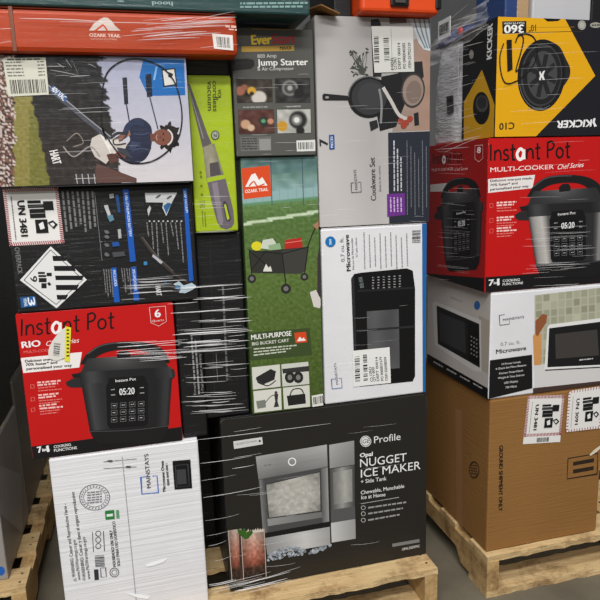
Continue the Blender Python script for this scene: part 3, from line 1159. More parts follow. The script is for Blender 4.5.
# ---- jump starter box
f = B['js'].front
Z = (180, 0, .25)
A = Art(f, 'front_print', Z)
A.full((84, 84, 80))
A.poly([(200, 96), (530, 92), (530, 0), (200, 0)], (58, 58, 54))
A.poly([(288, 98), (526, 96), (526, 114), (288, 118)], (150, 116, 44))
A.poly([(246, 186), (456, 181), (456, 203), (246, 208)], (176, 142, 60))
A.poly([(205, 238), (270, 234), (296, 240), (298, 262), (284, 276), (240, 280), (205, 284)], (38, 38, 37))
A.build()
A = Art(f, 'product_lettering', Z, 'yellow, red and white product lettering')
A.text('Ever', (288, 178), (366, 176), 36, (226, 190, 48), .025)
A.text('Start', (368, 176), (462, 172), 36, (150, 40, 40), .025)
A.text('MAXX', (400, 200), (446, 198), 13, (50, 44, 34), .02)
A.text('800 Amp', (310, 232), (386, 230), 14, (210, 210, 206))
A.text('Jump Starter', (310, 263), (511, 260), 25, (236, 236, 232), .012)
A.text('& Air Compressor', (310, 283), (456, 280), 13, (214, 214, 210))
A.micro((252, 432), (350, 430), 5, (150, 150, 146), 1)
A.micro((428, 430), (482, 428), 5, (150, 150, 146), 2)
A.build()


def photo(A, q, base, blobs, seed):
    """small printed photo: dark ground with coloured shapes (s, t, r, colour)"""
    def fn(s, t):
        c = tuple(v + 30 * nz(s * 5, t * 4, seed) for v in base)
        for (a, b, r, cc) in blobs:
            d = math.hypot((s - a) * 1.4, t - b)
            if d < r:
                c = lerp(cc, c, max(0, (d - r * .75) / (r * .25)))
        return c
    A.grid(q, 40, 28, fn)
    A.frame(q, 1.2, (40, 40, 38))


A = Art(f, 'use_photo', Z, 'printed photo of a hand with yellow clamps')
photo(A, [(225, 316), (368, 318), (370, 408), (228, 412)], (58, 50, 44), [(.62, .8, .34, (196, 190, 182)), (.42, .5, .2, (196, 150, 50)), (.42, .62, .1, (40, 36, 30)), (.1, .5, .22, (150, 96, 76)), (.22, .35, .14, (140, 90, 70))], 1)
A.build()
A = Art(f, 'use_photo', Z, 'printed photo of a car wheel')
photo(A, [(380, 314), (520, 312), (521, 410), (382, 412)], (48, 48, 48), [(.42, .4, .36, (140, 140, 138)), (.42, .4, .28, (70, 70, 70)), (.42, .4, .12, (160, 160, 158)), (.68, .62, .24, (34, 34, 34))], 2)
A.build()
A = Art(f, 'use_photo', Z, 'printed photo of hands at an engine')
photo(A, [(232, 440), (374, 438), (378, 532), (235, 537)], (84, 52, 46), [(.2, .6, .22, (188, 150, 120)), (.35, .75, .16, (200, 170, 140)), (.72, .5, .22, (40, 50, 46)), (.7, .48, .1, (90, 150, 110)), (.9, .5, .14, (186, 130, 104))], 3)
A.build()
A = Art(f, 'use_photo', Z, 'printed photo of a round lamp')
photo(A, [(387, 438), (522, 436), (524, 532), (390, 534)], (170, 170, 164), [(.62, .45, .42, (40, 40, 40)), (.58, .45, .26, (120, 120, 118)), (.58, .45, .14, (214, 214, 210)), (.15, .7, .24, (190, 140, 40)), (.68, .9, .2, (34, 34, 34))], 4)
A.build()
A = Art(f, 'info_lettering', Z)
A.poly([(241, 548), (364, 545), (366, 604), (243, 606)], (104, 104, 100))
for k in range(5):
    A.micro((246, 558 + k * 10), (308, 557 + k * 10), 5, (60, 60, 58), k)
A.poly([(316, 556), (362, 555), (363, 600), (318, 601)], (140, 140, 136))
A.build()
A = Art(f, 'barcode_label', Z)
A.poly([(465, 562), (540, 559), (541, 604), (467, 606)], (214, 214, 210))
A.barcode([(472, 570), (534, 568), (535, 596), (474, 598)], 16, (40, 40, 40), True, 11)
A.build()

# ---- lime vacuum box
f = B['vac'].front
Z = (180, 130, .2168)
A = Art(f, 'product_picture', Z, 'printed picture of a grey handheld vacuum')
A.poly([(28, -212), (45, -212), (128, 22), (146, 62), (104, 82), (92, 30)], (92, 86, 88))
A.stroke([(36, -205), (108, 40)], 5, (140, 136, 136))
A.grid([(104, 80), (158, 62), (204, 214), (124, 240)], 10, 14, lambda s, t: tuple(v + 18 * nz(s * 3, t * 5) for v in lerp((120, 116, 100), (156, 150, 128), 1 - abs(s - .45) * 1.6)))
A.poly([(136, 154), (176, 146), (190, 205), (140, 216)], (80, 74, 76))
A.poly([(124, 222), (204, 206), (210, 224), (126, 242)], (160, 182, 40))
A.poly([(126, 242), (210, 224), (246, 372), (250, 428), (238, 448), (214, 458), (188, 450), (170, 420), (148, 340)], (104, 96, 104))
A.poly([(146, 246), (172, 240), (200, 420), (190, 440), (176, 420)], (132, 124, 132))
A.poly([(196, 336), (208, 326), (218, 340), (236, 410), (226, 424), (212, 418)], (70, 64, 68))
A.poly([(203, 346), (211, 340), (228, 408), (218, 416)], (168, 190, 40))
A.build()
A = Art(f, 'product_lettering', Z, 'dark lettering running down the box')
A.text('cordless', (150, -226), (152, -86), 22, (70, 76, 22), .01)
A.text('vacuum', (126, -226), (128, -90), 22, (70, 76, 22), .01)
A.text('VOL', (174, -188), (174, -142), 15, (70, 76, 22), .01)
A.build()
A = Art(f, 'icon_print', Z)
A.ellipse(162, 24, 20, 22, (70, 74, 60))
A.ellipse(162, 24, 15, 17, (160, 164, 150))
A.text('2', (156, 14), (156, 34), 14, (50, 54, 40), .02)
for k, y in enumerate((196, 216, 258, 298, 344)):
    A.ellipse(95 + k * 2, y, 6, 7, (112, 126, 24), 0, 10)
A.frame([(92, 328), (112, 326), (114, 356), (94, 358)], 2, (112, 126, 24))
A.micro((100, 372), (104, 446), 5, (112, 126, 24), 2)
A.micro((112, 380), (116, 446), 5, (112, 126, 24), 3)
A.build()


# ---- cart box with the sports field photo
f = B['cart'].front
Z = (170, 200, .3837)
A = Art(f, 'field_photo', Z, 'printed photo of a green sports field')


def field(s, t):
    n = 20 * nz(s * 26, t * 90) + 16 * nz(s * 60, t * 200, 3)
    if t < .085:
        return tuple(v + 22 * nz(s * 9, t * 40) for v in (88, 118, 116))
    if t < .15:
        c = lerp((98, 128, 118), (128, 160, 160), (t - .085) / .065)
        return tuple(v + 24 * nz(s * 8, t * 30) for v in c)
    if t < .185:
        return (140, 172, 172)
    if t < .20:
        return (96, 140, 104)
    c = ramp([(.2, (96, 126, 74)), (.26, (82, 110, 58)), (.5, (86, 108, 52)), (.8, (74, 94, 40)), (1, (66, 84, 36))], t)
    if abs(t - (.265 - .02 * s)) < .006:
        c = (190, 206, 176)
    return tuple(v + n for v in c)


A.grid([(180, -118), (384, -136), (404, 540), (212, 566)], 60, 190, field)
for x in (262, 344):
    A.line(x, -110, x + 4, 14, 2.2, (62, 84, 96))
for k in range(9):
    A.line(196 + k * 22, -70, 198 + k * 22, 10, .8, (110, 140, 140))
A.build()
A = Art(f, 'logo', Z, 'orange square logo with white mountain')
A.poly([(186, -82), (260, -90), (264, -10), (192, -2)], (212, 74, 32))
A.poly([(196, -34), (212, -66), (222, -70), (232, -52), (240, -60), (254, -38)], (236, 232, 228))
A.stroke([(206, -36), (218, -48), (228, -36), (246, -42)], 3.5, (212, 74, 32), True)
A.text('OZARK TRAIL', (196, -18), (256, -24), 8, (236, 228, 222), .01)
A.build()
A = Art(f, 'cart_picture', Z, 'printed picture of a loaded folding cart')
A.ellipse(226, 120, 14, 12, (214, 204, 40))
A.poly([(236, 126), (242, 104), (268, 100), (276, 112), (270, 130)], (196, 204, 190))
A.poly([(256, 118), (286, 112), (290, 128), (258, 132)], (140, 170, 130))
A.poly([(298, 128), (300, 104), (342, 98), (346, 124)], (176, 40, 34))
A.line(300, 112, 344, 106, 2, (220, 120, 110))
A.poly([(208, 136), (358, 122), (352, 184), (340, 192), (214, 190)], (48, 48, 44))
A.poly([(292, 132), (358, 122), (352, 184), (340, 192), (296, 192)], (60, 60, 56))
for x0, y0, x1, y1 in ((206, 132, 292, 140), (292, 140, 362, 122), (206, 128, 214, 204), (292, 138, 302, 222), (360, 120, 350, 196), (206, 132, 250, 168), (250, 132, 214, 180)):
    A.line(x0, y0, x1, y1, 3, (30, 30, 30))
A.poly([(242, 186), (250, 166), (256, 176), (262, 172), (266, 186)], (214, 214, 206))
for x, y, r in ((302, 231, 13), (213, 205, 11), (350, 200, 10)):
    A.ellipse(x, y, r, r, (40, 40, 40))
    A.ellipse(x, y, r * .5, r * .5, (110, 110, 106))
A.stroke([(358, 124), (368, 96), (378, 74), (386, 66)], 3, (34, 34, 34), True)
A.build()
A = Art(f, 'walker_picture', Z, 'printed leg and hand of a person pulling the cart')
A.poly([(372, 66), (386, 56), (400, 40), (400, 70), (384, 78)], (164, 118, 92))
A.poly([(384, -110), (420, -112), (420, 60), (396, 60), (388, 10)], (190, 188, 184))
A.poly([(384, 150), (394, 120), (406, 120), (406, 250), (384, 246)], (58, 50, 54))
A.poly([(364, 240), (380, 234), (392, 258), (398, 274), (390, 282), (374, 278)], (204, 200, 196))
A.build()
A = Art(f, 'title_panel', Z, 'dark green title panel with white lettering')
A.poly([(200, 346), (364, 333), (370, 404), (206, 418)], (58, 74, 40))
A.text('MULTI-PURPOSE', (212, 364), (316, 353), 12.5, (232, 232, 226), .012)
A.text('BIG BUCKET CART', (214, 379), (310, 369), 8, (214, 214, 206), .008)
for k in range(3):
    A.micro((218, 390 + k * 8), (330 - 14 * k, 380 + k * 8), 3.5, (190, 196, 180), k)
A.poly([(324, 346), (354, 343), (357, 370), (327, 373)], (206, 70, 30))
A.poly([(330, 368), (338, 356), (344, 362), (348, 358), (354, 366)], (236, 232, 228))
A.build()
A = Art(f, 'detail_photo', Z, 'white printed photo of the folded cart')
A.poly([(213, 436), (286, 428), (288, 486), (216, 494)], (206, 206, 198))
A.poly([(224, 462), (262, 440), (276, 446), (272, 468), (240, 482), (228, 476)], (40, 40, 40))
A.stroke([(224, 466), (252, 484), (276, 470)], 3, (50, 50, 50), True)
A.build()
A = Art(f, 'detail_photo', Z, 'white printed photo of the cart wheels')
A.poly([(290, 428), (360, 421), (363, 479), (293, 486)], (198, 200, 192))
A.poly([(292, 440), (362, 432), (362, 446), (294, 452)], (50, 50, 50))
for x in (312, 334):
    A.ellipse(x, 462, 13, 15, (38, 38, 38))
    A.ellipse(x, 462, 6, 7, (120, 120, 116))
A.build()
A = Art(f, 'detail_photo', Z, 'white printed photo of a person with the cart')
A.poly([(217, 498), (289, 490), (291, 546), (220, 554)], (210, 210, 202))
A.poly([(224, 524), (248, 520), (250, 540), (228, 544)], (120, 124, 116))
A.stroke([(248, 528), (262, 512), (276, 506)], 2, (60, 60, 60), True)
A.ellipse(276, 502, 4, 4.5, (70, 60, 56))
A.poly([(271, 506), (282, 505), (280, 524), (284, 538), (270, 540), (274, 524)], (50, 50, 54))
A.build()
A = Art(f, 'detail_photo', Z, 'white printed photo of the black cart')
A.poly([(294, 489), (363, 482), (365, 538), (297, 545)], (206, 206, 198))
A.poly([(304, 510), (352, 504), (354, 530), (308, 536)], (34, 34, 34))
A.stroke([(312, 510), (320, 494), (340, 492), (348, 504)], 3, (44, 44, 44), True)
A.build()
A = Art(f, 'barcode_label', Z)
A.poly([(369, 510), (401, 504), (403, 534), (371, 539)], (220, 220, 214))
A.barcode([(372, 514), (398, 509), (400, 528), (374, 533)], 12, (40, 40, 40), True, 12)
A.build()

# ---- black box right of the red cooker: small vertical print
A = Art(B['email'].front, 'print_lettering', (170, 200, .3837), 'small white print running up the box')
A.text('Email:', (68, 508), (66, 474), 6, (150, 150, 150), .0)
A.micro((66, 468), (58, 352), 4, (140, 140, 140), 1)
A.micro((78, 506), (68, 364), 4, (140, 140, 140), 2)
A.text('1-Year product warranty', (88, 502), (80, 400), 6, (150, 150, 150), .0)
A.build()
A = Art(B['tall'].front, 'print_lettering', (170, 200, .3837), 'faint white print running up the box')
A.micro((152, 470), (140, 220), 5, (96, 96, 98), 3)
A.line(120, 400, 124, 470, 1.2, (120, 120, 122))
A.line(104, 94, 118, 560, 1.6, (44, 44, 46))
A.build()

# ---- long orange canopy box
f = B['orange'].front
Z = (0, 0, 1 / 3)
A = Art(f, 'logo', Z, 'white mountain logo')
WH = (206, 190, 182)
A.poly([(267, 92), (280, 72), (300, 58), (312, 52), (324, 54), (336, 64), (344, 76), (362, 92)], WH)
A.stroke([(284, 94), (300, 82), (310, 76), (322, 92)], 5, (205, 66, 26), True)
A.text('OZARK TRAIL', (269, 110), (362, 113), 10, (226, 190, 176), .015)
A.text('OUTDOOR EQUIPMENT', (272, 119), (352, 121), 5, (226, 170, 150))
A.build()
A = Art(f, 'barcode_label', Z, 'white barcode label', m=M_PAPER, lift=.0004)
A.poly([(636, 101), (698, 106), (700, 152), (642, 146)], (224, 218, 214))
A.barcode([(648, 110), (690, 113), (692, 145), (652, 141)], 16, (60, 56, 56), True, 13)
A.build()
A = Art(f, 'box_print', Z)
A.micro((676, 82), (714, 85), 7, (230, 190, 176), 4)
A.micro((686, 90), (712, 92), 4, (230, 190, 176), 5)
A.build()
# strap round the long box
cx = f.hit(13, 33)[0] + f.O.x - B['orange'].base.x
hy, hh = (1.459 - 1.40) / 2, 1.553 - 1.4675 - .0012
bm = bmesh.new()
bm_box(bm, (cx - .004, -hy - .0012, .001), (cx + .004, hy, hh + .001), .0006, 1)
mesh_obj('strap', bm, mat('dark_strap', (120, 70, 50), .4, .4), B['orange'].root)

# ---- teal box at the top
A = Art(B['teal'].front, 'box_lettering', (100, 0, .25), 'pale upside-down lettering')
A.text('hood', (290, 8), (208, 6), 16, (150, 176, 172), .012)
A.text('980', (96, 1), (70, 1), 8, (150, 176, 172), .01)
A.build()
A = Art(B['teal'].front, 'side_lettering', (180, 0, .25))
for k, y in enumerate((8, 22)):
    A.micro((510 - k * 20, y), (240, y + 2), 8, (126, 158, 154), k)
A.build()


# ---- garden tool box with the person photo
f = B['hart'].front
Z = (0, 0, 1 / 3)
A = Art(f, 'scene_photo', Z, 'printed photo of garden, gravel and pale sky')


def scene(s, t):
    x, y = -20 + s * 600, 140 + t * 420
    n = nz(x * .05, y * .05)
    if x < 44 + 14 * nz(y * .03, 2):
        v = nz(x * .13, y * .13, 5) + .4 * nz(x * .3, y * .3, 7)
        return (206, 196, 188) if v > .18 else ((120, 84, 74) if v > -.1 else (58, 44, 40))
    gx = 96 + (y - 300) * .22 + 8 * n
    if x < gx and y > 285:
        return tuple(v + 22 * nz(x * .12, y * .12) for v in ((132, 124, 66) if y < 330 or x < 90 else (112, 110, 52)))
    tree = 322 + 26 * nz(y * .06, 9) + 10 * nz(y * .2, 4) + (y - 300) * .18
    if x < tree:
        return tuple(v + 16 * nz(x * .06, y * .06, 2) for v in lerp((30, 30, 32), (50, 44, 42), (y - 200) / 300))
    return tuple(v + 3 * n for v in lerp((158, 162, 186), (204, 200, 204), (y - 180) / 340))


A.grid([(-20, 140), (580, 140), (580, 560), (-20, 560)], 130, 96, scene)
# distant house and roof
A.poly([(290, 490), (410, 535), (410, 548), (280, 548)], (92, 66, 60))
A.poly([(224, 522), (286, 518), (290, 550), (230, 552)], (58, 56, 58))
for k in range(4):
    A.line(228 + k * 18, 522, 232 + k * 18, 551, 2.5, (180, 176, 174))
A.line(226, 536, 288, 534, 2, (180, 176, 174))
# two upright bars
A.poly([(367, 233), (381, 232), (385, 312), (373, 314)], (34, 36, 48))
A.line(379, 312, 388, 364, 4, (50, 54, 68))
A.build()
A = Art(f, 'brand_panel', Z, 'blue panel with white square mark')
A.poly([(430, 176), (552, 180), (556, 286), (446, 288), (436, 270), (418, 232)], (24, 100, 172))
A.poly([(484, 208), (526, 204), (532, 256), (490, 262)], (38, 42, 50))
A.poly([(488, 212), (522, 208), (528, 252), (494, 257)], (210, 208, 204))
A.poly([(506, 216), (520, 222), (514, 236), (504, 230)], (40, 44, 52))
A.line(462, 240, 470, 200, 6, (120, 170, 214))
A.poly([(436, 224), (454, 221), (457, 290), (441, 292)], (22, 30, 48))
A.line(449, 290, 474, 388, 4, (60, 70, 88))
A.build()
A = Art(f, 'person_picture', Z, 'printed picture of a person in navy shirt holding the tool')
A.poly([(276, 414), (300, 402), (352, 416), (380, 432), (372, 464), (336, 468), (318, 492), (284, 470), (270, 440)], (196, 188, 182))
A.poly([(300, 402), (330, 412), (346, 452), (332, 462)], (226, 222, 218))
A.poly(A.smooth([(378, 372), (400, 356), (426, 356), (452, 378), (456, 410), (452, 446), (438, 466), (410, 486), (392, 490), (372, 474), (378, 440), (390, 420), (382, 396)]), (38, 44, 66))
A.poly([(392, 424), (424, 428), (404, 446), (388, 450)], (56, 64, 90))
A.poly([(368, 398), (384, 376), (392, 404), (376, 416)], (150, 104, 80))
A.poly([(350, 442), (376, 446), (400, 476), (388, 492), (362, 474)], (60, 62, 70))
A.poly([(320, 464), (350, 456), (358, 482), (330, 492)], (86, 56, 48))
A.stroke([(432, 372), (404, 366), (384, 380), (372, 406), (352, 420)], 17, (44, 52, 78), True)
A.stroke([(374, 400), (362, 414), (350, 422)], 12, (128, 84, 66), True)
A.stroke([(446, 440), (430, 470), (400, 484), (372, 474), (352, 460)], 18, (34, 40, 60), True)
A.stroke([(376, 474), (360, 466), (344, 452)], 12, (110, 70, 56), True)
A.ellipse(348, 424, 10, 8, (206, 200, 194), .5, 12)
A.ellipse(340, 452, 11, 9, (206, 200, 194), .5, 12)
A.stroke([(400, 400), (424, 404), (446, 398)], 2.5, (70, 80, 112), True)
A.stroke([(396, 452), (420, 446), (444, 448)], 2.5, (70, 80, 112), True)
# hair, face, headband
hair = []
for k in range(40):
    a = k * 2 * math.pi / 40
    r = 40 + 6 * math.sin(k * 5.1) + 4 * math.sin(k * 2.3)
    hair.append((506 + r * .8 * math.cos(a), 411 + r * math.sin(a)))
A.poly(hair, (36, 28, 28))
A.ellipse(486, 412, 27, 24, (122, 76, 62), .2)
A.poly([(450, 402), (470, 400), (470, 424), (452, 424)], (110, 68, 56))
A.arc(490, 412, 27, 26, 5, (206, 200, 196), 0, 16, -62, 62)
for y in (402, 420):
    A.ellipse(490, y, 2.5, 4, (34, 22, 20), 0, 8)
A.stroke([(472, 404), (468, 412), (472, 421)], 2, (190, 150, 140), True)
A.ellipse(481, 412, 3.5, 3, (98, 58, 48), 0, 8)
A.build()
A = Art(f, 'tool_picture', Z, 'printed grey tool shaft with blue name plate')
A.stroke([(120, 240), (180, 292), (250, 352), (332, 418)], 15, (74, 76, 84))
A.stroke([(122, 236), (252, 346), (334, 412)], 3, (150, 152, 158))
A.poly([(160, 256), (204, 292), (196, 308), (148, 268)], (60, 92, 140))
A.text('40V VAC', (152, 270), (190, 303), 12, (222, 224, 230), .015)
A.stroke([(332, 416), (352, 400), (380, 402)], 8, (52, 50, 54), True)
A.text('HART', (148, 454), (160, 494), 22, (226, 224, 222), .02)
A.stroke([(190, 440), (222, 470), (270, 440), (300, 470)], 4, (150, 142, 140), True)
A.stroke([(200, 424), (230, 400), (250, 428), (220, 440)], 3, (130, 120, 112), True)
A.build()
A = Art(f, 'shipping_label', Z, 'cream shipping label with barcode', m=M_PAPER, lift=.0005)
A.poly([(8, 175), (137, 173), (147, 284), (26, 290)], (204, 204, 190))
A.barcode([(28, 240), (136, 238), (141, 278), (34, 282)], 26, (66, 64, 60), True, 14)
for k in range(5):
    A.micro((16 + k * 2, 190 + k * 10), (66 + k * 2, 189 + k * 10), 4, (110, 110, 104), k)
    A.micro((112 + k, 188 + k * 10), (132 + k, 187 + k * 10), 4, (110, 110, 104), k + 5)
A.micro((22, 182), (126, 180), 5, (90, 90, 86), 9)
A.build()
A = Art(f, 'marker_ring', Z, 'black hand-drawn marker ring', lift=.0009)
A.stroke([(318, 420), (305, 370), (306, 290), (316, 230), (344, 196), (388, 178), (440, 182), (490, 206), (524, 248), (542, 310), (545, 370), (532, 420), (500, 456), (460, 482),
          (410, 491), (372, 478), (340, 440), (312, 396), (308, 384)], 4.2, (22, 20, 24), True)
A.stroke([(352, 414), (340, 420), (346, 434), (378, 430)], 3, (22, 20, 24), True)
A.build()

# ---- black box with hazard stickers
f = B['blk'].front
Z1, Z2 = (0, 180, .2164), (90, 180, .2165)


def battery_icons(A):
    """battery pictogram in the unit square of a hazard sticker (text side on the left)"""
    K = (24, 24, 26)
    A.quad_rect = None
    for (a, b, c, d) in ((.42, .22, .66, .27), (.42, .29, .70, .35), (.44, .37, .72, .53), (.52, .56, .74, .80), (.70, .24, .88, .40)):
        A.poly([(a, b), (c, b), (c, d), (a, d)], K)
    A.poly([(.74, .62), (.84, .58), (.92, .66), (.84, .74)], K)
    A.poly([(.78, .64), (.84, .62), (.87, .66), (.83, .70)], (226, 226, 226))
    A.poly([(.58, .64), (.66, .60), (.68, .72), (.60, .74)], (226, 226, 226))
    A.line(.45, .45, .71, .45, .6, (150, 150, 150))
    A.line(.43, .32, .69, .32, .5, (120, 120, 120))


def hazard_sticker(f, Z, q, number, tail=0.0, edge=(150, 44, 58), dash=False, k=1.0):
    """white dangerous-goods sticker with a hatched border; the writing runs downwards"""
    A = Art(f, 'hazard_sticker', Z, 'white hazard sticker with hatched border', m=M_PAPER, lift=.0005)
    A.quad(q)
    b = 1 - tail
    A.rect(0, 0, 1, 1, (224, 222, 220))
    n = 26
    bw = .06
    for i in range(n):
        s0, s1 = i / n, (i + .5) / n
        if dash and i % 2:
            continue
        d = 0 if dash else .5 / n
        A.poly([(s0, 0), (s1, 0), (min(1, s1 + d), bw), (min(1, s0 + d), bw)], edge)
        A.poly([(s0, b - bw), (s1, b - bw), (min(1, s1 + d), b), (min(1, s0 + d), b)], edge)
        t0, t1 = s0 * b, s1 * b
        A.poly([(0, t0), (0, t1), (bw, min(b, t1 + d)), (bw, min(b, t0 + d))], edge)
        A.poly([(1 - bw, t0), (1 - bw, t1), (1, min(b, t1 + d)), (1, min(b, t0 + d))], edge)
    m0 = A.map
    A.map = lambda x, y: m0(x, y * b)
    A.k = k
    A.text(number, (.24, .22), (.24, .84), 7.0, (26, 26, 28), .02)
    A.micro((.13, .14), (.13, .90), 1.0, (120, 120, 120), 3)
    battery_icons(A)
    if tail:
        A.map = m0
        A.barcode([(.36, b + .03), (.70, b + .03), (.70, .97), (.36, .97)], 14, (60, 60, 60), True, 15)
    A.build()


A = Art(f, 'small_print', Z1)
for k in range(7):
    A.micro((284 + k * 23, 52), (304 + k * 22, 240 - (k * 53 % 4) * 12), 9, (118, 118, 120), k)
A.build()
hazard_sticker(f, Z1, [(12, 40), (268, 34), (298, 292), (42, 305)], 'UN 3481', k=1.0)
A = Art(f, 'hazard_diamond', Z1, 'white class nine diamond sticker with black stripes', m=M_PAPER, lift=.0005)
W9 = (220, 220, 220)
A.poly([(235, 306), (402, 460), (262, 592), (93, 462)], W9)
for (x0, x1, ya, yb) in ((243, 306, 350, 374), (249, 352, 396, 420), (255, 390, 441, 462), (258, 366, 484, 508), (262, 316, 530, 552)):
    A.poly([(x0, ya), (x1 - 12, ya), (x1, yb) if yb < 441 else (x1, ya), (x1 - 12, yb) if yb > 441 else (x1 + 12, yb), (x0 + 3, yb)], (24, 24, 26))
A.frame([(234, 322), (384, 460), (260, 574), (112, 462)], 3, (40, 40, 42))
A.text('9', (140, 444), (142, 470), 30, (28, 28, 30), .015)
for (a, b_, c, d) in ((176, 424, 208, 434), (178, 438, 214, 448), (180, 452, 216, 472), (192, 476, 216, 500), (216, 428, 240, 444)):
    A.rect(a, b_, c, d, (28, 28, 30))
A.poly([(218, 478), (228, 470), (238, 482), (228, 490)], (28, 28, 30))
A.build()
A = Art(f, 'overpack_lettering', Z1)
A.text('OVERPACK', (68, 312), (84, 434), 22, (120, 120, 122), .01)
A.build()
A = Art(f, 'warranty_badge', Z1, 'blue square badge with number three')
A.poly([(94, 542), (164, 535), (171, 582), (99, 590)], (30, 88, 146))
A.text('3', (128, 544), (134, 580), 30, (226, 232, 238), .02)
A.text('YEAR', (108, 546), (114, 584), 14, (206, 216, 228), .015)
A.build()
BL = (26, 84, 172)
A = Art(f, 'blue_stripe', Z2, 'blue printed heading bar')
A.poly([(150, 42), (178, 40), (212, 375), (185, 378)], BL)
A.text('2.0Ah LITHIUM-ION BATTERY', (160, 58), (182, 262), 12, (200, 214, 232), .012)
A.build()
A = Art(f, 'blue_stripe', Z2)
A.poly([(428, 42), (447, 40), (478, 465), (457, 468)], BL)
A.text('LEAF VACUUM', (433, 52), (442, 150), 10, (200, 214, 232), .012)
A.build()
A = Art(f, 'blue_stripe', Z2)
A.poly([(98, 405), (122, 403), (138, 563), (112, 565)], BL)
A.text('INCLUDES', (106, 416), (114, 490), 12, (200, 214, 232), .012)
A.build()
A = Art(f, 'blue_stripe', Z2)
A.poly([(188, 403), (213, 400), (228, 556), (202, 558)], BL)
A.text('SPECIFICATIONS', (196, 412), (206, 510), 11, (200, 214, 232), .012)
A.build()
A = Art(f, 'small_print', Z2)
A.line(22, 58, 56, 372, 2.5, (120, 120, 122))
for k in range(8):
    A.micro((260 + k * 22, 196), (268 + k * 23, 260 + (k * 47 % 5) * 30), 5, (124, 124, 126), k + 11)
    A.ellipse(275 + k * 21, 190, 4, 4, (190, 190, 192), 0, 8)
for k in range(4):
    A.micro((62 + k * 11, 412), (72 + k * 11, 520 + (k % 2) * 20), 4, (124, 124, 126), k + 21)
    A.micro((144 + k * 12, 408), (152 + k * 12, 470 + (k % 2) * 50), 4, (124, 124, 126), k + 31)
A.build(gap=.012)
A = Art(f, 'detail_picture', Z2, 'printed pictures of tool heads and batteries')
A.poly([(254, 60), (402, 58), (380, 100), (352, 166), (334, 128), (338, 104), (258, 103)], (206, 208, 210))
A.poly([(338, 120), (360, 104), (376, 110), (352, 158)], (50, 100, 150))
for x, y in ((315, 76), (366, 80)):
    A.ellipse(x, y, 15, 5, (90, 96, 100), -.6, 10)
A.poly([(264, 136), (276, 118), (282, 130), (270, 168)], (190, 192, 194))
A.build(gap=.02)
A = Art(f, 'battery_picture', Z2, 'printed pictures of battery and charger')
A.poly([(88, 66), (108, 62), (112, 82), (92, 86)], (150, 152, 154))
A.poly([(116, 70), (132, 68), (142, 150), (130, 150)], (34, 76, 130))
A.poly([(64, 118), (82, 114), (96, 160), (84, 168)], (190, 192, 194))
A.poly([(78, 164), (104, 160), (112, 184), (92, 194)], (90, 130, 150))
A.poly([(100, 288), (132, 284), (138, 304), (106, 308)], (34, 80, 150))
A.poly([(102, 334), (158, 328), (164, 350), (108, 356)], (70, 72, 76))
A.poly([(128, 228), (142, 226), (146, 268), (132, 270)], (170, 172, 174))
for y in (240, 262, 300, 344):
    A.ellipse(78, y, 12, 8, (100, 100, 104), .4, 12)
A.build(gap=.03)
A = Art(f, 'tool_picture', Z2, 'printed dark tool with white blower head')
A.stroke([(236, 262), (300, 350), (380, 426), (452, 474)], 12, (58, 52, 50), True)
A.stroke([(242, 262), (306, 346), (384, 420)], 2.5, (112, 104, 98), True)
A.poly([(292, 342), (336, 378), (328, 388), (286, 352)], (176, 178, 186))
A.poly([(384, 480), (410, 466), (432, 486), (470, 474), (492, 490), (474, 506), (440, 522), (410, 520), (420, 500)], (176, 192, 202))
A.poly([(400, 482), (420, 490), (412, 508), (396, 500)], (60, 110, 150))
A.text('HART', (302, 490), (308, 534), 22, (214, 214, 214), .02)
A.rect(248, 376, 264, 392, (60, 130, 180))
A.rect(344, 462, 356, 474, (40, 90, 130))
A.build(gap=.03)

# ---- speaker box
f = B['kick'].front
Z = (480, 0, .2335)
YE = (216, 160, 16)
A = Art(f, 'front_print', Z)
A.full((26, 26, 32))
A.poly([(40, 40), (365, 40), (365, 66), (493, 325), (250, 572), (240, 600), (40, 600)], YE)
A.line(96, 143, 436, 134, 2.4, (60, 48, 20))
A.line(200, 118, 404, 116, 1.6, (150, 112, 20))
A.line(100, 372, 165, 360, 1.6, (120, 90, 20))
A.build()
A = Art(f, 'power_print', Z, 'black block with upside-down white figures')
A.poly([(94, 92), (198, 90), (198, 142), (96, 146)], (24, 24, 26))
A.text('360', (186, 106), (104, 108), 32, (230, 230, 226), .02)
A.text('WATTS PEAK', (190, 94), (100, 97), 7, (220, 220, 216), .01)
A.text('10"', (238, 106), (208, 108), 26, (60, 48, 20), .01)
A.build()
A = Art(f, 'speaker_picture', Z, 'printed picture of a black subwoofer')
A.poly(A.smooth([(300, 176), (340, 200), (366, 250), (384, 290), (382, 330), (350, 380), (320, 420), (300, 300)]), (34, 34, 36))
A.ellipse(262, 322, 102, 154, (22, 22, 24), .08, 40)
A.ellipse(262, 322, 88, 134, (58, 58, 60), .08, 40)
A.ellipse(264, 322, 82, 126, (30, 30, 32), .08, 40)
A.ellipse(266, 322, 64, 104, (66, 66, 68), .08, 40)
for k in range(8):
    a = k * math.pi / 4 + .3
    A.stroke([(266 + 14 * math.cos(a), 322 + 22 * math.sin(a)), (266 + 60 * math.cos(a), 322 + 98 * math.sin(a))], 20, (34, 34, 36))
A.ellipse(265, 322, 26, 38, (34, 34, 36), .08, 28)
A.poly([(252, 308), (258, 306), (262, 318), (270, 304), (278, 302), (270, 322), (276, 342), (268, 342), (262, 330), (258, 344), (252, 342), (256, 324)], (222, 222, 222))
A.arc(262, 322, 95, 144, 3, (96, 96, 98), .08, 30, 60, 160)
A.text('10 INCH', (206, 470), (262, 466), 7, (120, 120, 122))
A.build()
A = Art(f, 'brand_lettering', Z, 'white upside-down brand lettering')
A.text('KICKER', (478, 512), (330, 518), 29, (230, 230, 232), .022, .12)
A.poly([(484, 508), (494, 506), (490, 524), (500, 540), (488, 544), (484, 530), (480, 528)], (230, 230, 232))
A.build()
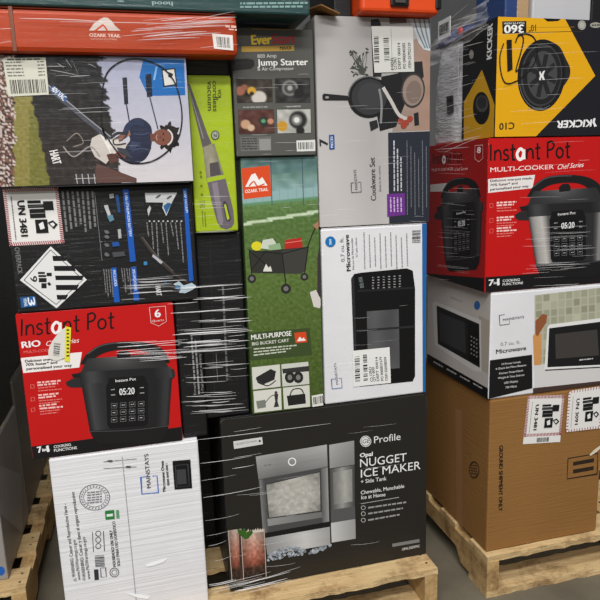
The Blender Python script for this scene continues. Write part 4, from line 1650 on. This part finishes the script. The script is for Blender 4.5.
A = Art(f, 'model_lettering', Z)
A.text('C10', (146, 524), (82, 528), 27, (40, 34, 24), .012)
A.build()
A = Art(f, 'round_badge', Z, 'pale round award badges')
A.ellipse(435, 108, 17, 20, (168, 166, 158))
A.arc(435, 108, 13, 15, 1.8, (96, 94, 90))
A.ellipse(494, 108, 24, 12, (150, 148, 138))
A.micro((478, 112), (512, 111), 7, (60, 60, 58), 2)
A.build(gap=.02)
A = Art(f, 'hand_hole', Z, 'black hand hole in the box top edge')
A.poly([(272, 58), (348, 56), (344, 82), (334, 90), (288, 92), (278, 84)], (12, 12, 13))
A.build()
A = Art(f, 'marker_number', Z, 'black hand-drawn number twelve in a ring', lift=.0008)
A.stroke([(100, 186), (84, 240), (88, 310), (108, 356), (150, 350), (196, 318), (232, 270), (244, 214), (232, 166), (200, 146), (160, 150)], 5.5, (24, 22, 20), True)
A.poly([(112, 172), (134, 170), (138, 298), (116, 308)], (24, 22, 20))
A.stroke([(150, 184), (160, 158), (178, 152), (184, 176), (172, 230), (152, 304), (176, 286), (214, 266)], 6, (24, 22, 20), True)
A.build()
f = B['kick'].left
Z = (430, 0, .2833)
A = Art(f, 'side_print', Z)
A.full((30, 30, 32))
A.poly([(120, 360), (184, 246), (240, 366), (240, 500), (120, 500)], (196, 150, 30))
A.build()
A = Art(f, 'side_picture', Z, 'printed picture of a subwoofer on the side')
A.ellipse(182, 382, 30, 58, (24, 24, 26))
A.ellipse(184, 366, 22, 30, (70, 70, 70))
A.ellipse(184, 362, 16, 22, (44, 44, 46))
A.build()
A = Art(f, 'side_lettering', Z)
A.text('KICKER', (218, 205), (222, 82), 17, (220, 220, 220), .02)
A.ellipse(147, 192, 8, 16, (150, 146, 140))
A.build()

# ---- white microwave box lying flat
f = B['mic2'].front
Z = (420, 270, .3)
A = Art(f, 'kitchen_picture', Z, 'printed photo of a white microwave on a counter')


def kitchen(s, t):
    if t > .76:
        return (206, 204, 204)
    u, v = (s * 15) % 1, (t * 12) % 1
    if u < .12 or v < .14:
        return (178, 176, 160)
    h = nz(math.floor(s * 15) * 1.7, math.floor(t * 12) * 2.3)
    return tuple(c + 36 * h for c in (158, 160, 138))


A.grid([(382, 84), (760, 40), (760, 362), (382, 392)], 150, 84, kitchen)
A.poly([(376, 218), (392, 206), (404, 214), (402, 316), (380, 318)], (200, 144, 84))
A.poly([(384, 214), (384, 170), (408, 146), (424, 150), (420, 176), (398, 210), (392, 222)], (140, 84, 52))
A.poly([(424, 190), (432, 182), (760, 140), (760, 316), (414, 336)], (222, 222, 222))
A.poly([(430, 194), (760, 152), (760, 308), (424, 324)], (24, 24, 26))
A.poly([(450, 214), (590, 198), (596, 284), (452, 296)], (62, 58, 56))
A.poly([(600, 180), (760, 160), (760, 300), (604, 312)], (34, 34, 36))
A.line(416, 334, 600, 324, 4, (60, 60, 62))
A.micro((530, 302), (576, 297), 4, (190, 190, 190), 1)
A.build()
A = Art(f, 'base_stripe', Z, 'dark brown stripe along the base')
A.poly([(376, 394), (760, 352), (760, 420), (376, 420)], (66, 50, 46))
A.build()
A = Art(f, 'product_lettering', Z, 'grey and black product name')
A.stroke([(282, 148), (264, 151), (266, 184), (298, 180), (298, 170)], 1.8, (60, 60, 64))
A.text('MAINSTAYS', (276, 170), (346, 160), 7.5, (84, 84, 88), .008)
A.text('0.7 cu. ft.', (268, 253), (334, 245), 11, (120, 120, 122))
A.text('Microwave', (253, 279), (353, 266), 13.5, (34, 34, 38), .012)
A.build()
A = Art(f, 'info_panel', Z, 'black panel with white list')
A.poly([(222, 302), (373, 282), (374, 394), (222, 430)], (20, 20, 22))
for i, t in enumerate(('10 Power Levels', '6 Quick Set Menu Buttons', 'Kitchen Timer/Clock', 'Weight & Time Defrost', 'LED Display', '700 Watts')):
    hw = len(t) * 2.1
    y = 317 + i * 15.5
    A.text(t, (303 - hw, y), (303 + hw, y - hw * .26), 6.5, (214, 214, 214), .004)
A.build()
f = B['mic2'].left
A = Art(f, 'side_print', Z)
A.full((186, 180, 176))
A.poly([(20, 276), (240, 402), (240, 440), (20, 330)], (22, 22, 24))
A.poly([(196, 150), (235, 170), (235, 350), (196, 330)], (168, 160, 150))
A.build()
A = Art(f, 'side_picture', Z, 'printed picture of a microwave on the side')
A.poly([(42, 112), (52, 104), (204, 168), (206, 340), (180, 336), (50, 250)], (200, 198, 196))
A.poly([(56, 118), (198, 180), (200, 326), (60, 246)], (28, 28, 30))
A.poly([(64, 140), (150, 176), (154, 280), (68, 236)], (52, 52, 56))
A.poly([(160, 172), (198, 188), (200, 318), (164, 296)], (18, 18, 20))
for r in range(5):
    for c in range(3):
        A.ellipse(172 + c * 9, 222 + r * 14 + c * 5, 2.5, 3, (140, 140, 140), 0, 8)
A.build()
A = Art(f, 'blue_badge', Z, 'round blue badge')
A.ellipse(191, 118, 10, 15, (44, 96, 160))
A.build()
A = Art(f, 'side_lettering', Z)
A.text('Microwave', (104, 94), (142, 108), 6, (90, 90, 92))
for k in range(4):
    A.micro((46 + k * 44, 308 + k * 24), (78 + k * 44, 326 + k * 24), 5, (170, 170, 170), k)
A.build(gap=.03)

# ---- brown shipping carton
f = B['card'].front
Z = (420, 420, .3)
A = Art(f, 'shipping_lettering', Z, 'black printed words running down the box', m=M_PAPER)
A.text('GROUND SHIPMENT ONLY', (264, 86), (262, 304), 12, (40, 30, 24), .02)
A.build()
A = Art(f, 'layer_mark', Z, 'black frame with two bars', m=M_PAPER)
A.frame([(493, 128), (592, 111), (590, 180), (490, 196)], 3, (44, 34, 28))
A.poly([(510, 140), (580, 127), (579, 140), (510, 152)], (44, 34, 28))
A.poly([(510, 165), (579, 153), (578, 166), (510, 178)], (44, 34, 28))
A.build()
hazard_sticker(f, (510, 380, .15), [(118, 106), (362, 98), (332, 412), (84, 427)], 'UN 3481', .15, k=.42)
hazard_sticker(f, (510, 380, .15), [(388, 72), (625, 36), (600, 320), (368, 346)], 'UN 3091', 0, dash=True, k=.42)
A = Art(f, 'tape_scrap', Z, 'curled scrap of clear tape', m=M_PAPER, lift=.0006)
A.poly([(562, 114), (580, 96), (604, 80), (604, 90), (582, 108), (566, 118)], (216, 204, 184))
A.build()
f = B['card'].left
A = Art(f, 'side_mark', Z, 'dark round printed mark', m=M_PAPER)
A.arc(181, 166, 16, 26, 4, (74, 52, 38))
for k in range(4):
    A.micro((170, 152 + k * 9), (192, 156 + k * 9), 4, (74, 52, 38), k)
A.build()
A = Art(f, 'side_tape', Z, 'clear tape strip down the side', m=M_PAPER)
A.poly([(118, -40), (140, -30), (142, 380), (122, 360)], (150, 108, 72))
A.build()

# ---- neighbouring stack: blue dot and sparse print
f = B['nb'].front
A = Art(f, 'blue_badge', (0, 520, .1333), 'round blue badge')
A.ellipse(8, 382, 28, 34, (28, 92, 176))
A.build()
f = B['nb'].right
f.size = (.35, .389)
A = Art(f, 'side_print', (0, 440, .1333))
A.poly([(-60, 200), (60, 215), (158, 262), (170, 700), (-60, 700)], (168, 166, 164))
for k in range(3):
    A.micro((-20 + k * 20, 440), (-10 + k * 22, 320), 7, (70, 70, 72), k)
A.build()

# ================================================================== loose items on top of the stacks
# ---- orange tool case on the cookware box
M_ORANGE_PL = mat('orange_plastic', (216, 72, 22), 0.4, 0.4, 0.1, 10)
case = thing('tool_case', (.635, 1.55, 1.576), 'orange tool case with black latch on the cookware box', 'tool case')
box_obj('shell', (-.10, -.11, 0), (.10, .10, .10), M_ORANGE_PL, case, .010, 3)
box_obj('corner_guard', (.088, -.114, .012), (.103, -.06, .10), M_CABLE, case, .003)
la = box_obj('latch', (-.028, -.117, .014), (.018, -.109, .050), M_CABLE, case, .003)
box_obj('latch_tab', (-.018, -.121, .020), (.008, -.1165, .034), mat('grey_plastic', (70, 66, 64), .4), la, .0015)
box_obj('seam', (-.101, -.1115, .058), (.086, -.108, .062), M_CABLE, case)
# ---- torn cardboard flap at the corner of the cookware box
bm = bmesh.new()
bm_box(bm, (-.026, -.05, -.0015), (.026, .05, .0015), .0005, 1)
fl = mesh_obj('torn_flap', bm, C_KRAFT, B['cook'].root)
fl.rotation_euler = (0.10, 0.30, 0.2)
fl.location = (-.126, -.125, .503)

# ---- grey plastic bag beside the speaker box
M_BAG = mat('silver_plastic_bag', (212, 213, 218), 0.28, 0.5, 0.5, 14, (1, 1.4, 5), 0.9, 26, (1, 1.2, 7), col2=(150, 150, 156))
bag = thing('plastic_bag', (.99, 1.695, 1.289), 'silver grey plastic bag with white strip beside the speaker box', 'bag')
bm = bmesh.new()
NU, NV = 22, 30
rows = []
for j in range(NV + 1):
    t = j / NV
    zz = .275 * t
    ty = .092 * (1 - .05 * max(0, t - .55) / .45) * (1 - .1 * (1 - min(1, t * 8)))
    tx = .108 * (1 - .12 * max(0, t - .6) / .4)
    ring = []
    for i in range(4 * NU):
        a = i / (4 * NU) * 2 * math.pi
        c, s_ = math.cos(a), math.sin(a)
        e = .35
        x = tx * math.copysign(abs(c) ** e, c)
        y = ty * math.copysign(abs(s_) ** e, s_)
        k = 1 - .045 * abs(nz(a * 2.2, t * 9, 3)) - .02 * abs(nz(a * 7, t * 26, 1))
        ring.append(bm.verts.new((x * k, y * k - .012 * t, zz + .006 * nz(a * 3, t * 3) * t)))
    rows.append(ring)
for j in range(NV):
    n = 4 * NU
    for i in range(n):
        bm.faces.new((rows[j][i], rows[j][(i + 1) % n], rows[j + 1][(i + 1) % n], rows[j + 1][i]))
bm.faces.new(rows[0][::-1])
bm.faces.new(rows[-1])
for fc in bm.faces:
    fc.smooth = True
mesh_obj('bag_body', bm, M_BAG, bag)


class Holder:
    pass


hold = Holder()
hold.root, hold.base = bag, Vector((.99, 1.695, 1.289))
bf = Face(hold, (.8805, 1.785, 1.289), (-1, 0, 0))
bf.size = (.178, .262)
A = Art(bf, 'white_strip', (420, 0, .25), 'white strip with spaced black letters', m=M_PAPER)
A.poly([(152, 132), (178, 112), (178, 532), (158, 540)], (226, 226, 228))
A.text('L', (166, 256), (174, 255), 13, (40, 40, 44), .02)
A.text('Y', (166, 306), (175, 305), 13, (40, 40, 44), .02)
A.build()
A = Art(bf, 'dark_patch', (420, 0, .25), 'dark printed patch with small letter', m=M_PAPER)
A.poly([(106, 386), (134, 380), (136, 450), (110, 456)], (70, 70, 74))
A.text('6', (114, 410), (128, 408), 18, (24, 24, 26), .02)
A.build()
# ---- blue folded garment and its label on top of the bag
bl = thing('folded_shirt', (.955, 1.68, 1.566), 'blue folded garment in clear bag on top of the silver bag', 'garment')
bm = bmesh.new()
bmesh.ops.create_grid(bm, x_segments=18, y_segments=18, size=1)
for v in bm.verts:
    x, y = v.co.x, v.co.y
    e = max(0, 1 - max(abs(x), abs(y)) ** 6)
    v.co = Vector((x * .065, y * .085, .004 + e * (.034 + .012 * nz(x * 3, y * 3)) + .004 * nz(x * 9, y * 5)))
r = bmesh.ops.extrude_face_region(bm, geom=list(bm.faces))
for v in [g for g in r['geom'] if isinstance(g, bmesh.types.BMVert)]:
    v.co.z = .0
bmesh.ops.recalc_face_normals(bm, faces=bm.faces)
for fc in bm.faces:
    fc.smooth = True
mesh_obj('cloth', bm, mat('blue_cloth', (36, 52, 104), .8, .2, .3, 20), bl)
bm = bmesh.new()
bm_box(bm, (-.001, -.036, 0), (.001, .036, .052), .0004, 1)
lb = mesh_obj('paper_label', bm, mat('white_paper', (206, 206, 208), .6), bl)
lb.location = (-.068, .03, .018)
for k in range(12):
    bm = bmesh.new()
    bm_box(bm, (-.0016, -.028 + k * .0047, .012), (-.0011, -.0262 + k * .0047 + .0008 * (k % 3), .040))
    mesh_obj('barcode_bar', bm, M_CABLE, lb)
bm = bmesh.new()
bmesh.ops.create_uvsphere(bm, u_segments=14, v_segments=8, radius=.011)
for v in bm.verts:
    v.co.x *= .5
rd = mesh_obj('red_tag', bm, mat('red_plastic', (190, 50, 40), .4), bl)
rd.location = (-.064, -.055, .018)

# ================================================================== stretch film: pulled strands and creases
M_FILM = bpy.data.materials.new('stretch_film_crease')
M_FILM.use_nodes = True
nt = M_FILM.node_tree
pb = nt.nodes['Principled BSDF']
pb.inputs['Base Color'].default_value = (.9, .9, .92, 1)
pb.inputs['Roughness'].default_value = .25
pb.inputs['Alpha'].default_value = .5
M_FILM2 = bpy.data.materials.new('stretch_film_sheet')
M_FILM2.use_nodes = True
pb = M_FILM2.node_tree.nodes['Principled BSDF']
pb.inputs['Base Color'].default_value = (.85, .86, .88, 1)
pb.inputs['Roughness'].default_value = .12
pb.inputs['Alpha'].default_value = .22


def film_bundle(root, name, face, items, seed=0):
    """items: (x0, y0, x1, y1, width px); each crease is a tapered, slightly wavy ridge just off the carton faces"""
    rnd = random.Random(seed)
    bm = bmesh.new()
    for (x0, y0, x1, y1, wpx) in items:
        n = 10
        L = math.hypot(x1 - x0, y1 - y0)
        ph = rnd.uniform(0, 9)
        prev = None
        for i in range(n + 1):
            t = i / n
            px, py = x0 + (x1 - x0) * t, y0 + (y1 - y0) * t + .18 * math.sin(ph + t * 4)
            u = face.hit(px, py)
            P = face.O + face.U * u[0] + face.V * u[1] + face.N * (.004 + .003 * math.sin(t * math.pi))
            w2 = wpx * .0024 * .5 * (.15 + .85 * math.sin(math.pi * min(1, max(0, t * .96 + .02))) ** .5)
            q = [bm.verts.new(P + face.V * w2), bm.verts.new(P + face.N * w2 * .8), bm.verts.new(P - face.V * w2)]
            if prev:
                for a, b in ((0, 1), (1, 2)):
                    bm.faces.new((prev[a], prev[b], q[b], q[a]))
            prev = q
    P0 = root.location
    for v in bm.verts:
        v.co -= P0
    o = mesh_obj(name, bm, M_FILM, root)
    o['kind'] = 'stuff'
    return o


class Plane(Face):
    def __init__(s, O, N):
        s.O, s.N = Vector(O), Vector(N)
        s.V = Vector((0, 0, 1))
        s.U = s.V.cross(s.N)


def streaks(n, box, slope, lmin, lmax, wmin, wmax, seed):
    r = random.Random(seed)
    out = []
    for _ in range(n):
        L = r.uniform(lmin, lmax)
        x = r.uniform(box[0], max(box[0] + .1, box[2] - L))
        y = r.uniform(box[1], box[3])
        s = slope + r.uniform(-.03, .03)
        out.append((x, y, x + L, y + s * L, r.uniform(wmin, wmax)))
    return out


def film(plane_y, loc, label):
    return thing('stretch_film', loc, label, 'stretch film'), Plane((0, plane_y, 0), (0, -1, 0))


fm, pf = film(1.448, (.15, 1.444, .62), 'clear stretch film creases across the red cooker box and the dark boxes')


def bands(rows, x0, x1, slope, seed, wmax=1.0):
    """clusters of creases: rows of (y, count, spread)"""
    out = []
    for i, (y, n, sp) in enumerate(rows):
        out += streaks(n, (x0, y - sp, x1, y + sp), slope, (x1 - x0) * .2, (x1 - x0) * .85, .2, wmax, seed * 50 + i)
    return out


film_bundle(fm, 'film_crease', pf, bands([(288, 4, 1.5), (299, 5, 2), (312, 3, 2), (321, 4, 2), (334, 8, 4), (344, 9, 4), (352, 5, 3)], 170, 252, -.07, 1, 1.15), 1)
film_bundle(fm, 'film_crease', pf, bands([(366, 5, 3), (379, 3, 3), (394, 5, 3), (404, 6, 3), (412, 4, 2)], 180, 250, -.05, 2, .9), 2)
film_bundle(fm, 'film_crease', pf, bands([(345, 6, 3), (352, 7, 3), (360, 4, 3)], 112, 190, -.06, 3, .8), 22)
film_bundle(fm, 'film_crease', pf, streaks(16, (110, 278, 200, 304), -.05, 20, 60, .2, .7, 10), 10)
film_bundle(fm, 'film_crease', pf, streaks(12, (192, 190, 236, 240), -.02, 14, 40, .12, .4, 13), 13)
fg, pg = film(1.466, (.4, 1.462, PZ), 'clear stretch film creases across the black ice maker box')
film_bundle(fg, 'film_crease', pg, [(198, 439, 330, 423, .7), (200, 463, 252, 455, .6), (232, 468, 254, 464, .6), (203, 497, 262, 486, .6), (205, 520, 240, 513, .3), (208, 545, 226, 540, .4),
                                    (212, 592, 300, 566, .6), (214, 560, 232, 555, .3), (200, 480, 236, 474, .3), (206, 535, 230, 530, .3)], 3)
film_bundle(fg, 'film_crease', pg, streaks(24, (205, 580, 300, 602), -.22, 24, 80, .3, 1.2, 4), 4)
film_bundle(fg, 'film_crease', pg, streaks(14, (232, 424, 420, 575), -.14, 10, 40, .15, .35, 5), 5)
fj, pj = film(1.458, (.45, 1.454, .7), 'clear stretch film creases across cookware and microwave boxes')
film_bundle(fj, 'film_crease', pj, streaks(30, (246, 60, 426, 222), -.03, 8, 40, .12, .36, 11), 11)
film_bundle(fj, 'film_crease', pj, streaks(14, (322, 240, 424, 392), -.08, 8, 40, .12, .3, 12), 12)
fo, po = film(1.396, (0, 1.392, 1.47), 'clear stretch film creases with gloss highlights painted as pale ridges across the long orange box')
film_bundle(fo, 'film_crease', po, streaks(24, (120, 18, 236, 42), -.06, 20, 80, .25, 1.1, 6), 6)  # pale ridges put the film's gloss highlights into colour and shape
film_bundle(fo, 'film_crease', po, [(20, 19, 104, 22, .9), (60, 22, 190, 25, .7), (176, 24, 234, 12, .5), (200, 48, 238, 45, .5), (0, 30, 12, 29, .6), (0, 44, 12, 42, .5)], 7)
fh, pk = film(1.416, (0, 1.412, 1.21), 'clear stretch film creases across the box with the person picture')
film_bundle(fh, 'film_crease', pk, streaks(22, (44, 64, 186, 180), -.03, 12, 60, .15, .45, 8), 8)
film_bundle(fh, 'film_crease', pk, [(66, 60, 72, 68, .8), (72, 60, 80, 78, .8), (46, 67, 66, 67, .5), (50, 70, 78, 76, .5), (70, 77, 90, 76, .6), (58, 64, 64, 68, .6), (88, 64, 96, 68, .5)], 9)
fr, pr = film(1.424, (.95, 1.42, .9), 'clear stretch film creases across the fronts of speaker and multi-cooker boxes')
film_bundle(fr, 'film_crease', pr, streaks(30, (520, 226, 600, 290), -.04, 14, 60, .15, .5, 14), 14)
film_bundle(fr, 'film_crease', pr, streaks(20, (492, 22, 600, 225), -.04, 10, 60, .12, .35, 15), 15)
fr = thing('stretch_film', (.86, 1.6, .9), 'clear crumpled stretch film over the grey bag and speaker box side', 'stretch film')
pl = Plane((.862, 0, 0), (-1, 0, 0))
film_bundle(fr, 'film_crease', pl, streaks(26, (434, 150, 482, 280), .06, 10, 36, .12, .4, 16), 16)
film_bundle(fr, 'film_crease', pl, streaks(26, (434, 20, 488, 148), -.3, 10, 36, .2, .8, 17), 17)
film_bundle(fr, 'film_crease', pl, [(434, 36, 470, 4, .9), (440, 34, 490, 18, 1.0), (450, 46, 490, 24, 1.2), (446, 152, 480, 138, 1.0), (436, 150, 470, 147, .9)], 18)
# crumpled sheet of film pulled over the bag and the speaker box
bm = bmesh.new()
bmesh.ops.create_grid(bm, x_segments=40, y_segments=24, size=.5)
for v in bm.verts:
    s_, t_ = v.co.x + .5, v.co.y + .5
    P = Vector((.862 + .014 * nz(s_ * 7 + t_ * 5, t_ * 4) + .006 * nz(s_ * 22, t_ * 20), 1.79 - .35 * s_, 1.50 + .05 * s_ + .07 * t_))
    v.co = P - Vector(fr.location)
for fc in bm.faces:
    fc.smooth = True
mesh_obj('film_sheet', bm, M_FILM2, fr)
